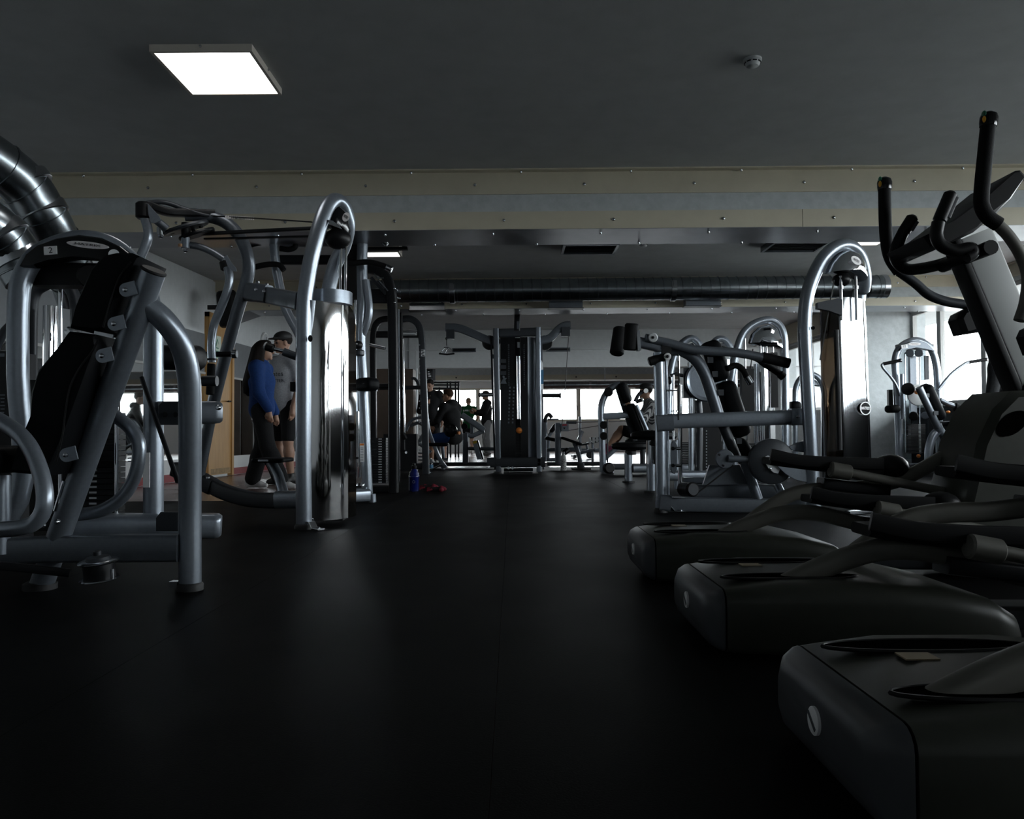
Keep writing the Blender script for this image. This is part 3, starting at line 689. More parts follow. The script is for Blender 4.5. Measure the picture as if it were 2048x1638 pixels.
# ---- B: lat pulldown with chrome tower
def machine_b():
    g = root('lat_pulldown_machine', V((-1.6, 5.35, 0)), 'silver pulldown machine with overhead pivot arms and tall chrome shroud left of the aisle', 'exercise machine')
    fb = Pz(608, 1058); Yf = fb.y
    MB().ctube([V((fb.x, Yf, .025)), P(607, 900, Yf), P(607, 720, Yf), P(608, 620, Yf), P(614, 565, Yf), P(624, 510, Yf), P(640, 450, Yf+.03), P(655, 413, Yf+.08), P(672, 401, Yf+.14), P(688, 414, Yf+.2), P(696, 450, Yf+.26), P(688, 490, Yf+.32), P(668, 535, Yf+.36), P(655, 600, Yf+.38), P(652, 700, Yf+.38), V((P(652, 1000, Yf+.38).x, Yf+.38, .03))], .05, 22).build('arch_tube', silver, g)
    foot(g, fb, .055, (.75, -.66, 0))
    MB().tube([P(622, 600, Yf), P(618, 640, Yf+.02), P(610, 690, Yf+.03)], .03, 14).build('brace_tube', silver, g)
    cov = MB().dome([P(644, 450, Yf+.10), P(652, 430, Yf+.10), P(664, 412, Yf+.12), P(676, 408, Yf+.15), P(690, 418, Yf+.2), P(699, 440, Yf+.24), P(701, 466, Yf+.27), P(694, 478, Yf+.26), P(680, 462, Yf+.2), P(662, 452, Yf+.14)], V((.5, -.86, 0)), .06).build('head_cover', gloss, g)
    oval_logo(g, P(692, 434, Yf+.05), (.7, 0, -.5), (.5, 0, .9), NY, .045, .062, dark=False, parent=cov)
    MB().prism([P(655, 440, Yf+.02), P(659, 450, Yf+.02), P(684, 459, Yf+.05), P(680, 452, Yf+.05), P(666, 442, Yf+.02)], (.0, .02, .0), .003).build('chrome_lip', chrome, g)
    MB().ell(P(676, 478, Yf+.2), .09, .09, .07).build('head_pulley', plastic, g)
    for px in (682, 692): MB().cyl(P(px, 480, Yf+.2), P(px-2, 620, Yf+.2), .009, 8).build('guide_rod', chrome, g)
    MB().prism([P(676, 500, Yf+.3), P(692, 482, Yf+.3), P(674, 545, Yf+.3)], (0, .012, 0)).build('gusset_plate', silver, g)
    # chrome shroud and collar
    cx = P(664, 800, Yf+.24)
    zt = P(664, 603, Yf+.1).z
    xc = P(606, 800, Yf+.12).x
    MB().shell((xc, Yf+.33), .29, .045, zt, -89, -18, n=30).build('shroud', darkchrome, g)
    q0, q1 = V((xc+.29*math.cos(math.radians(18)), Yf+.33-.29*math.sin(math.radians(18)), 0)), V((P(712, 800, Yf+.42).x, Yf+.42, 0))
    MB().prism([q0+V((0, 0, .045)), q0+V((0, 0, zt)), q0.lerp(q1, .6)+V((0, 0, zt-.03)), q1+V((0, 0, zt-.12)), q1+V((0, 0, .045))], (-.004, .004, 0)).build('smoked_side_panel', smoked, g)
    MB().shell((cx.x-.005, cx.y), .14, zt-.004, P(664, 578, Yf+.1).z, 180, 368, ry=.165, th=.05, n=24).build('shroud_collar', silver, g)
    MB().bx(cx.x-.12, cx.x+.06, Yf+.30, Yf+.38, .02, zt-.02).build('shroud_core', blackmetal, g)
    MB().cyl(P(622, 677, Yf-.05), P(619, 677, Yf-.06), .022, 14, .006).build('ball_knob', plastic, g)
    lo = V((P(698, 858, 5.1).x, 5.22, P(698, 858, 5.2).z))
    # connecting arm to the seat frame
    MB().rect([P(492, 586, 5.62), P(540, 591, 5.5), P(600, 603, Yf+.02)], .07, .115, r=.014).build('connecting_arm', dsilver, g)
    s = MB().rect([P(488, 582, 5.62), P(537, 589, 5.5)], .08, .128, r=.02).build('arm_sleeve', dsilver, g)
    for px, py in ((512, 579), (528, 582)): bolt(MB(), P(px, py, 5.46), NY, .012, .006).build('bolt', steel, s)
    for px, py in ((515, 566), (533, 571)): bolt(MB(), P(px, py, 5.55), EZ, .014, .016).build('bolt', steel, s)
    # seat frame upright, bent over the top
    MB().ctube([P(396, 955, 5.75), P(406, 905, 5.74), P(428, 800, 5.7), P(470, 640, 5.62), P(488, 580, 5.6), P(497, 545, 5.58), P(496, 515, 5.56), P(482, 478, 5.54), P(458, 450, 5.52), P(430, 436, 5.5), P(395, 430, 5.48), P(370, 430, 5.46)], .0435, 20).build('upright_tube', dsilver, g)
    MB().crect([P(350, 938, 5.9), P(398, 958, 5.8), P(425, 972, 5.75), P(455, 986, 5.68), P(500, 998, 5.6), P(545, 1001, 5.52), P(590, 1001, 5.42)], .08, .105, r=.015).build('base_tube', graphite, g)
    s = MB().rect([P(394, 957, 5.8), P(427, 974, 5.74)], .09, .115, r=.016).build('base_sleeve', graphite, g); bolt(MB(), P(416, 957, 5.72), EZ, .014, .016).build('bolt', steel, s)
    MB().rect([P(558, 999, 5.45), P(606, 999, 5.38)], .12, .115, r=.025).build('base_end_block', silver, g)
    MB().rect([P(600, 998, 5.5), P(735, 990, 5.9)], .08, .09, r=.02).build('base_tube', silver, g)
    # overhead pivot assembly
    MB().ctube([P(276, 414, 5.25), P(296, 406, 5.3), P(330, 405, 5.34), P(370, 418, 5.4), P(408, 430, 5.45), P(440, 433, 5.5)], .016, 12).build('top_bar', graphite, g)
    MB().crect([P(300, 412, 5.32), P(335, 424, 5.36), P(372, 426, 5.42), P(430, 428, 5.5)], .07, .05, r=.01).build('pivot_beam', blackmetal, g)
    MB().cyl(P(287, 405, 5.28), P(287, 438, 5.28), .05, 18, .012).build('left_hub', plastic, g)
    MB().prism(PP(5.24, (296, 408), (319, 433), (322, 441), (312, 446), (303, 446), (298, 430)), (0, .012, 0)).build('hub_bracket', silver, g)
    MB().tube([P(312, 440, 5.26), P(334, 458, 5.3)], .026, 14).build('pivot_shaft', dsilver, g)
    cd = P(372, 456, 5.42); ax = V((-.32, -.25, 1)).normalized()
    cam_ = MB().lathe(cd-ax*.012, ax, [(.15, 0), (.155, .012), (.15, .024)], 28).build('cam_plate', graphite, g)
    for an in (20, 80, 200): 
        q = cd+V((.09*math.cos(math.radians(an)), .09*math.sin(math.radians(an)), .03*math.cos(math.radians(an)))); MB().cyl(q-ax*.02, q+ax*.02, .014, 10).build('cam_bush', plastic, cam_)
    c2 = P(393, 466, 5.45); MB().lathe(c2-ax*.02, ax, [(.12, 0), (.125, .012), (.12, .024)], 28).build('cam_plate', blackmetal, g)
    MB().cyl(P(372, 446, 5.38), P(372, 474, 5.38), .03, 14).build('pivot_post', blackmetal, g)
    MB().cyl(P(371, 474, 5.38), P(371, 498, 5.38), .028, 16, .004).build('pivot_post', silver, g)
    bolt(MB(), P(371, 499, 5.38), -EZ, .014, .02).build('bolt', steel, g); bolt(MB(), P(321, 470, 5.3), -EZ, .016, .02).build('bolt', steel, g)
    MB().cyl(P(321, 455, 5.3), P(321, 470, 5.3), .024, 12).build('pivot_post', steel, g)
    MB().cyl(P(361, 488, 5.36), P(361, 494, 5.36), .016, 12).build('limit_stop', mat('amber_bumper', (.45, .25, .12), .3), g)
    MB().ctube([P(288, 432, 5.28), P(295, 455, 5.28), P(296, 475, 5.28), P(288, 498, 5.28), P(272, 535, 5.28), P(258, 590, 5.28), P(256, 640, 5.28)], .030, 16).build('swing_arm', silver, g)
    MB().ctube([P(378, 490, 5.4), P(400, 494, 5.4), P(424, 504, 5.4), P(448, 519, 5.4)], .024, 14).build('swing_arm', dsilver, g)
    MB().prism(PP(5.36, (450, 515), (454, 510), (462, 524), (472, 536), (474, 543), (466, 543), (456, 533)), (0, .012, 0)).build('swing_bracket', silver, g)
    MB().cyl(P(448, 522, 5.42), P(452, 540, 5.42), .035, 14, .008).build('swing_joint', plastic, g)
    MB().ctube([P(455, 535, 5.4), P(459, 555, 5.4), P(455, 580, 5.4), P(442, 615, 5.4), P(428, 650, 5.4), P(423, 685, 5.4), P(424, 725, 5.4)], .028, 16).build('swing_arm', silver, g)
    MB().cyl(P(423, 727, 5.4), P(420, 790, 5.4), .027, 14, .006).build('rubber_grip', foam, g)
    MB().cyl(P(423, 717, 5.4), P(423, 721, 5.4), .034, 14).build('grip_ring', blackmetal, g)
    MB().tube([P(411, 709, 5.5), P(470, 708, 5.5)], .019, 12).build('knee_bar', blackmetal, g); MB().cyl(P(464, 708, 5.5), P(474, 708, 5.5), .03, 14, .005).build('bar_cap', steel, g)
    MB().sweep([P(425, 432, 5.45), P(500, 436, 5.37), P(624, 444, Yf+.05)], rr(.030, .004, .001), up=EZ).build('drive_belt', blackmetal, g)
    m = MB()
    for k in range(14): c = P(452+k*4.2, 434.0+k*.25, 5.40); m.box(c, .0045, .003, .010)
    m.build('belt_teeth', MATS['badge_pink'], g)
    MB().sweep([P(400, 468, 5.5), P(655, 455, Yf+.12)], rr(.03, .022, .004), up=EZ).build('drive_belt', blackmetal, g)
    MB().sweep([P(410, 478, 5.55), P(655, 472, Yf+.14)], rr(.03, .012, .003), up=EZ).build('drive_belt', blackmetal, g)
    # knee hold-down and adjusters on the tower side
    MB().tube([P(600, 716, Yf+.05), P(566, 703, Yf+.02)], .026, 14).build('adjuster_tube', dsilver, g)
    MB().tube([P(572, 703, Yf+.02), P(545, 697, Yf)], .013, 12).build('adjuster_rod', chrome, g)
    MB().cyl(P(549, 698, Yf), P(531, 692, Yf), .028, 16, .008).build('rubber_grip', plastic, g)
    MB().cyl(P(533, 692.5, Yf), P(529, 691, Yf), .027, 16, .004).build('grip_cap', lgrey, g)
    MB().box(P(596, 774, Yf+.04), .04, .04, .03).build('adjuster_block', plastic, g)
    MB().tube([P(600, 740, Yf+.1), P(598, 992, Yf+.25)], .018, 12).build('side_rod', chrome, g)
    # seat
    MB().tube([P(542, 924, 5.6), P(556, 950, 5.57), P(568, 990, 5.5)], .036, 16).build('seat_post', silver, g)
    MB().pad(P(514, 920, 5.6), P(578, 920, 5.6), .3, .03, (0, 0, 1), .02).build('seat_plate', vinyl, g); MB().box(P(527, 921, 5.43), .035, .01, .006).build('seat_lip', steel, g)
    return g
machine_b()
# ---- C: chin and dip station
def machine_c():
    b0 = Pz(735, 1000); Y = b0.y
    g = root('chin_dip_station', V((b0.x, Y, 0)), 'tall silver chin-up station with black grip bars and steel bar ends', 'exercise machine')
    MB().ctube([V((b0.x, Y, .06)), P(729, 850, Y), P(725, 760, Y), P(721, 690, Y), P(722, 640, Y), P(725, 600, Y), P(724, 540, Y), P(725, 480, Y)], .05, 20).build('column_tube', silver, g)
    MB().ctube([P(731, 560, Y-.03), P(737, 600, Y-.03), P(738, 625, Y-.03), P(732, 650, Y-.02), P(724, 672, Y)], .036, 16).build('grip_tube', silver, g)
    b = MB().ctube(PP(Y-.05, (688, 479), (725, 474), (755, 478), (768, 483)), .026, 14).build('grip_bar', foam, g); MB().cyl(P(766, 482, Y-.05), P(776, 487, Y-.05), .03, 14, .004).build('bar_end', steel, g)
    MB().ctube(PP(Y-.15, (698, 528), (735, 524), (762, 530), (774, 535)), .026, 14).build('grip_bar', foam, g); MB().cyl(P(772, 534, Y-.15), P(784, 540, Y-.15), .03, 14, .004).build('bar_end', steel, g)
    MB().ctube(PP(Y, (500, 490), (530, 483), (565, 478), (588, 484), (590, 494), (578, 499), (560, 497)), .026, 14).build('grip_bar', foam, g)
    MB().ctube(PP(Y-.1, (505, 535), (535, 529), (558, 530), (568, 541)), .026, 14).build('grip_bar', foam, g)
    MB().ctube([P(547, 485, Y), P(553, 540, Y), P(562, 585, Y), P(569, 612, Y), P(582, 640, Y), P(598, 670, Y), P(607, 710, Y), V((P(608, 900, Y+.2).x, Y+.2, .03))], .042, 18).build('column_tube', silver, g)
    MB().rect([P(560, 520, Y+.3), P(725, 520, Y+.3)], .08, .09, r=.02).build('top_cross_tube', blackmetal, g)
    MB().bx(P(686, 500, Y+.2).x, P(716, 500, Y+.2).x, Y+.15, Y+.5, P(690, 595, Y+.2).z, P(690, 482, Y+.2).z).build('head_housing', plastic, g)
    MB().cyl(P(708, 500, Y+.1), P(708, 500, Y+.02), .10, 22, .015).build('head_pulley', plastic, g)
    for px in (712, 718): pass
    MB().cyl(P(709, 690, Y-.09), P(711, 823, Y-.09), .022, 14).build('piston_sleeve', silver, g)
    for x in (709, 716): MB().cyl(P(x, 823, Y-.09), P(x+3, 955, Y-.09), .011, 10).build('piston_rod', chrome, g)
    MB().cyl(P(709, 690, Y-.09), P(711, 600, Y-.09), .012, 10).build('piston_rod', chrome, g)
    MB().ell(P(716, 690, Y-.12), .045, .045, .04).build('joint_knob', plastic, g); MB().cyl(P(706, 688, Y-.16), P(716, 689, Y-.16), .016, 12).build('joint_pin', steel, g)
    MB().cyl(P(718, 700, Y-.07), P(718, 712, Y-.07), .05, 14, .01).build('joint_clamp', graphite, g)
    MB().pad(P(722, 768, Y-.2), P(746, 770, Y-.1), .22, .12, (0, 0, 1), .03).build('arm_pad', vinyl, g)
    MB().box(P(750, 775, Y-.12), .018, .02, .035).build('pad_bracket', silver, g)
    lb = MB().box(P(724, 905, Y-.055), .021, .002, .085).build('warning_label', white, g)
    MB().box(P(724, 889, Y-.058), .018, .001, .009).build('label_header', orange, lb)
    m = MB()
    for k in range(9): m.box(P(724, 896+k*3.2, Y-.058), .013, .001, .0025)
    m.build('label_lines', dsilver, lb)
    MB().rect([P(698, 984, Y), P(735, 981, Y-.05)], .07, .06, r=.02).build('base_tube', silver, g)
    MB().tube([P(702, 990, Y-.25), P(742, 989, Y-.25)], .038, 16).build('base_tube', silver, g); MB().tube([P(744, 988, Y-.25), V((P(745, 1000, Y-.25).x, Y-.25, .0))], .034, 14).build('base_leg', silver, g)
    MB().tube([P(701, 988, Y-.25), V((P(701, 1000, Y-.25).x, Y-.25, .0))], .034, 14).build('base_leg', silver, g)
    for px in (712, 725): bolt(MB(), P(px, 972, Y-.15), EZ, .02, .03).build('bolt', steel, g)
    MB().rect([P(700, 916, Y-.1), P(716, 916, Y-.1)], .02, .02).build('stop_pin', blackmetal, g)
    st = P(757, 912, Y+.25)
    stack(g, V((st.x, st.y, 0)), .16, .12, .14, 18, .024)
    return g
machine_c()
# ---- D1, D2: black frames
def rack_one():
    b0 = Pz(787, 985); Y = b0.y
    g = root('black_cable_column', V((b0.x, Y, 0)), 'tall black curved-top cable column beside the blue bottle', 'exercise machine')
    MB().sweep(spline([V((b0.x, Y, 0)), P(787, 800, Y), P(786, 660, Y), P(784, 600, Y), P(778, 565, Y), P(764, 546, Y), P(742, 538, Y), P(720, 536, Y)]), rr(.10, .10, .02), up=EY).build('post_tube', blackmetal, g)
    MB().rect([P(735, 592, Y), P(784, 592, Y)], .05, .15).build('top_plate', blackmetal, g)
    MB().rect([P(742, 555, Y-.03), P(772, 588, Y-.03)], .02, .035).build('top_brace', graphite, g)
    MB().rect([P(748, 548, Y-.08), P(776, 582, Y-.08)], .012, .014).build('top_brace', steel, g); MB().rect([P(754, 556, Y-.05), P(768, 556, Y-.05)], .012, .012).build('top_brace', steel, g)
    for px, py in ((789, 577), (793, 580), (795, 596), (799, 597), (802, 612), (789, 605)): bolt(MB(), P(px, py, Y-.05), NY, .012, .012).build('bolt', steel, g)
    MB().rect([V((b0.x-.5, Y+.05, .04)), V((b0.x, Y, .04))], .09, .07).build('base_tube', blackmetal, g)
    MB().rect([P(742, 772, Y+.06), P(784, 772, Y+.02)], .05, .05).build('side_arm', blackmetal, g)
    MB().rect([P(750, 975, Y+.3), P(784, 975, Y)], .08, .12).build('base_tube', blackmetal, g)
    MB().cyl(P(740, 690, Y), P(770, 697, Y-.08), .017, 14).build('weight_peg', steel, g)
    m = MB()
    for k in range(22): m.cyl(P(796, 640+k*15, Y-.052), P(796, 640+k*15, Y-.056), .008, 8)
    MB().box(P(797, 790, Y+.02), .012, .012, .9).build('inner_rail', steel, g)
    return g
rack_one()
def rack_two():
    b0 = Pz(852, 948); Y = b0.y
    g = root('black_smith_rack', V((P(800, 940, Y).x, Y, 0)), 'wide black arch rack with a white header label and a chrome guide rod', 'weight rack')
    MB().sweep(spline([V((b0.x, Y, 0)), P(850, 850, Y), P(846, 740, Y), P(844, 680, Y), P(838, 652, Y), P(824, 639, Y), P(808, 638, Y), P(790, 643, Y)]), rr(.10, .10, .015), up=EY).build('right_post', graphite, g)
    MB().sweep(spline([V((P(748, 930, Y).x, Y, 0)), P(747, 800, Y), P(746, 700, Y), P(748, 662, Y), P(756, 644, Y), P(772, 638, Y), P(795, 640, Y)]), rr(.09, .09, .015), up=EY).build('left_post', blackmetal, g)
    hb = MB().rect([P(743, 669, Y), P(842, 669, Y)], .06, .10).build('header_bar', blackmetal, g)
    lb = MB().box(P(816, 667, Y-.033), .135, .002, .027).build('header_label', lgrey, hb)
    m = MB()
    for k in range(14):
        m.box(P(800+k*2.4, 665, Y-.0365), .007, .001, .006); m.box(P(802+k*2.1, 669.5, Y-.0365), .006, .001, .005)
    m.build('label_print', blackmetal, hb, kind='stuff')
    MB().rect([P(799, 600, Y-.1), P(806, 900, Y-.1)], .08, .08, up=EY).build('centre_rail', blackmetal, g)
    MB().cyl(P(806, 678, Y-.16), P(809, 866, Y-.16), .018, 14).build('guide_rod', chrome, g)
    MB().rect([P(740, 776, Y-.12), P(842, 775, Y-.12)], .05, .06).build('cross_bar', blackmetal, g)
    MB().bx(P(768, 900, Y).x, P(834, 900, Y).x, Y-.05, Y+.15, .05, P(800, 868, Y).z).build('weight_housing', blackmetal, g)
    MB().cyl(P(803, 904, Y-.06), P(812, 905, Y-.2), .02, 12).build('lock_pin', steel, g)
    MB().cyl(P(806, 866, Y-.16), P(812, 878, Y-.16), .03, 12).build('rod_stop', plastic, g)
    MB().rect([P(748, 935, Y), P(848, 932, Y)], .08, .09).build('base_tube', blackmetal, g)
    MB().rect([P(756, 775, Y-.3), P(745, 772, Y+.1)], .05, .06).build('bar_catch', blackmetal, g)
    lb = MB().box(P(846, 706, Y-.053), .03, .002, .05).build('post_label', lgrey, g)
    m = MB()
    for k in range(4): m.box(P(844.5+(k % 2)*2, 701+k*3.4, Y-.056), .018, .001, .006)
    m.build('label_print', blackmetal, lb, kind='stuff')
    MB().rect([P(745, 700, Y+.7), P(745, 702, Y)], .06, .06).build('depth_tube', blackmetal, g)
    # hole row on the right post
    m = MB()
    for k in range(16): m.cyl(P(839, 690+k*14, Y-.05), P(839, 690+k*14, Y-.054), .010, 8)
    m.build('pin_holes', steel, g)
    return g
rack_two()
# ---- E: dual cable tower in the middle
def cable_tower():
    Y = 12.8
    g = root('dual_cable_tower', V((P(1036, 942, Y).x, Y+.2, 0)), 'tall dark cable tower with two curved upper arms at the end of the aisle', 'exercise machine')
    pl0, pl1 = V((P(997, 940, Y).x, Y, 0)), P(992, 657, Y); pr0, pr1 = V((P(1078, 940, Y).x, Y, 0)), P(1076, 655, Y)
    MB().rect([pl0, pl1], .09, .10, up=EY).build('left_post', dsilver, g); MB().rect([pr0, pr1], .08, .10, up=EY).build('right_post', silver, g)
    zb, zt = P(1036, 920, Y).z, P(1036, 674, Y).z
    x0, x1, xm = P(1001, 800, Y).x, P(1073, 800, Y).x, P(1056, 800, Y).x
    MB().bx(x0, P(1031, 800, Y).x, Y+.0, Y+.02, zb, zt).build('left_screen', gloss, g)
    MB().bx(P(1041, 800, Y).x, xm, Y+.0, Y+.02, zb, zt).build('centre_screen', gloss, g)
    MB().prism([V((xm, Y, zb)), V((xm, Y, zt)), V((x1, Y+.10, zt)), V((x1, Y+.10, zb))], (.0, .012, 0)).build('angled_screen', dsilver, g)
    m = MB()
    for k in range(11):
        for j in range(2): m.box(V((P(1020+j*8-k*.3, 800, Y).x, Y-.002, P(1036, 775+k*7, Y).z)), .012, .001, .014)
    for k in range(14): m.box(V((P(1061, 800, Y).x, Y+.028, P(1036, 778+k*9, Y).z)), .018, .001, .022, (V((.82, .57, 0)), V((-.57, .82, 0)), EZ))
    m.build('screen_holes', dsilver, g)
    m = MB()
    for k in range(20): m.box(V((P(1018, 800, Y).x, Y-.001, P(1036, 690+k*4.2, Y).z)), .012, .001, .011); m.box(V((P(1049, 800, Y).x, Y-.001, P(1036, 690+k*4.2, Y).z)), .010, .001, .011)
    m.build('screen_slots', graphite, g)
    hu = MB(); c = P(1007, 760, Y-.002)
    hu.ell(c+V((0, 0, .05)), .018, .002, .02); hu.prism([c+V((-.05, 0, -.06)), c+V((.05, 0, -.06)), c+V((.03, 0, .0)), c+V((.055, 0, .03)), c+V((0, 0, .03)), c+V((-.02, 0, 0))], (0, .002, 0)); hu.build('exercise_pictogram', dsilver, g)
    m = MB()
    for k in range(3): m.box(P(1006, 722+k*12, Y-.002), .05, .001, .03)
    m.build('instruction_panel', graphite, g)
    for px, py0, py1, r in ((1033, 712, 838, .012), (1038, 712, 838, .02)): MB().cyl(P(px, py0, Y-.02), P(px+2, py1, Y-.02), r, 10).build('guide_rod', chrome, g)
    MB().bx(P(1031, 800, Y).x, P(1041, 800, Y).x, Y+.12, Y+.16, zb, zt).build('stack_back_box', blackmetal, g)  # black box behind the gap between the screens
    MB().box(P(1037, 690, Y-.02), .02, .012, .045).build('cable_end', steel, g)
    stack(g, P(1036, 880, Y+.06)*1, .13, .06, zb, 22, .025, marks=False)
    MB().ell(P(1038, 861, Y-.05), .05, .05, .05).build('selector_knob', orange, g)
    MB().rect([P(990, 667, Y+.02), P(1082, 664, Y+.02)], .12, .14).build('top_beam', graphite, g)
    MB().rect([P(1034, 662, Y), P(1035, 629, Y)], .10, .10, up=EY).build('top_stub', blackmetal, g); MB().box(P(1036, 650, Y-.055), .02, .004, .06).build('stub_rail', dsilver, g)
    zp0 = .03
    MB().prism([V((P(990, 940, Y).x, Y+.05, zp0)), V((P(982, 700, Y).x, Y+.05, P(983, 672, Y).z)), V((P(984, 700, Y).x, Y+.5, P(983, 672, Y).z)), V((P(990, 940, Y).x, Y+.5, zp0))], (.03, 0, 0)).build('left_shroud', graphite, g)
    MB().prism([V((P(1087, 940, Y).x, Y+.05, zp0)), V((P(1083, 700, Y).x, Y+.05, P(1083, 674, Y).z)), V((P(1084, 700, Y).x, Y+.5, P(1083, 674, Y).z)), V((P(1088, 940, Y).x, Y+.5, zp0))], (.03, 0, 0)).build('right_shroud', dsilver, g)
    pl = MB().prism(PP(Y+.03, (1081, 728), (1083, 720), (1086, 728), (1087, 779), (1081, 779)), (0, .004, 0)).build('brand_plate', white, g)
    MB().prism(PP(Y+.024, (1081, 741), (1087, 739), (1087, 768), (1081, 768)), (0, .004, 0)).build('brand_panel', bluem, pl)
    MB().box(P(986, 713, Y+.03), .02, .004, .035).build('spec_label', dsilver, g)
    for px in (979, 1090): MB().lathe(P(px, 686, Y+.15), NY, [(.11, 0), (.12, .01), (.12, .05), (.11, .06)], 22).build('pulley_wheel', plastic, g)
    MB().crect(PP(Y+.1, (1000, 688), (970, 678), (938, 664), (915, 656), (891, 655)), .09, .13).build('upper_arm', dsilver, g)
    MB().crect(PP(Y+.1, (1078, 682), (1100, 676), (1116, 660), (1128, 652), (1141, 651)), .09, .13).build('upper_arm', dsilver, g)
    MB().box(P(901, 669, Y+.08), .065, .06, .075).build('pulley_box', graphite, g); MB().box(P(1131, 664, Y+.08), .068, .06, .075).build('pulley_box', graphite, g)
    MB().tube([P(908, 661, Y+.1), P(980, 681, Y+.1)], .006, 6).build('cable', cablem, g); MB().tube([P(1088, 678, Y+.1), P(1124, 660, Y+.1)], .006, 6).build('cable', cablem, g)
    MB().tube([P(893, 676, Y+.05), P(893, 692, Y+.05)], .007, 6).build('cable', cablem, g); MB().ell(P(893, 677, Y+.05), .02, .02, .025).build('cable_stop', plastic, g)
    MB().tube([P(1137, 672, Y+.05), P(1133, 740, Y+.05), P(1123, 862, Y+.05)], .006, 6).build('cable', cablem, g)
    MB().rect([P(980, 925, Y), P(1090, 924, Y)], .10, .16).build('base_beam', graphite, g); MB().rect([P(1008, 940, Y-.05), P(1066, 939, Y-.05)], .06, .05).build('base_foot', blackmetal, g)
    for px in (1017, 1025): MB().cyl(P(px, 936, Y-.1), P(px, 936, Y-.12), .022, 10).build('base_bolt', steel, g)
    MB().bx(P(974, 930, Y).x, P(989, 930, Y).x, Y-.1, Y+.1, P(980, 930, Y).z, P(980, 915, Y).z).build('side_step', graphite, g)
    MB().cyl(P(1087, 791, Y-.1), P(1119, 791, Y-.2), .034, 14).build('side_bar', graphite, g); MB().cyl(P(1119, 791, Y-.2), P(1122, 791, Y-.2), .045, 14).build('bar_end', steel, g)
    MB().cyl(P(958, 790, Y-.1), P(986, 789, Y), .034, 14).build('side_bar', graphite, g)
    # triangle grip
    h = root('cable_grip', P(894, 700, Y+.05), 'steel triangle cable grip hanging from the left arm of the cable tower', 'cable handle')
    t = [P(893, 692, Y+.05), P(886, 694, Y), P(901, 694, Y)]
    MB().tube(PP(Y, (893, 691), (893, 695)), .008, 6).build('swivel', steel, h)
    MB().tube(PP(Y, (889, 695), (880, 707), (888, 708), (896, 695)), .007, 6).build('wire_triangle', steel, h); MB().tube(PP(Y, (897, 695), (893, 708), (907, 707), (898, 695)), .007, 6).build('wire_triangle', steel, h)
    MB().tube(PP(Y, (888, 695), (898, 695)), .010, 6).build('top_link', steel, h)
    MB().cyl(P(878, 707, Y), P(894, 709, Y), .014, 10).build('hand_grip', foam, h); MB().cyl(P(894, 709, Y), P(909, 707, Y), .014, 10).build('hand_grip', foam, h)
cable_tower()
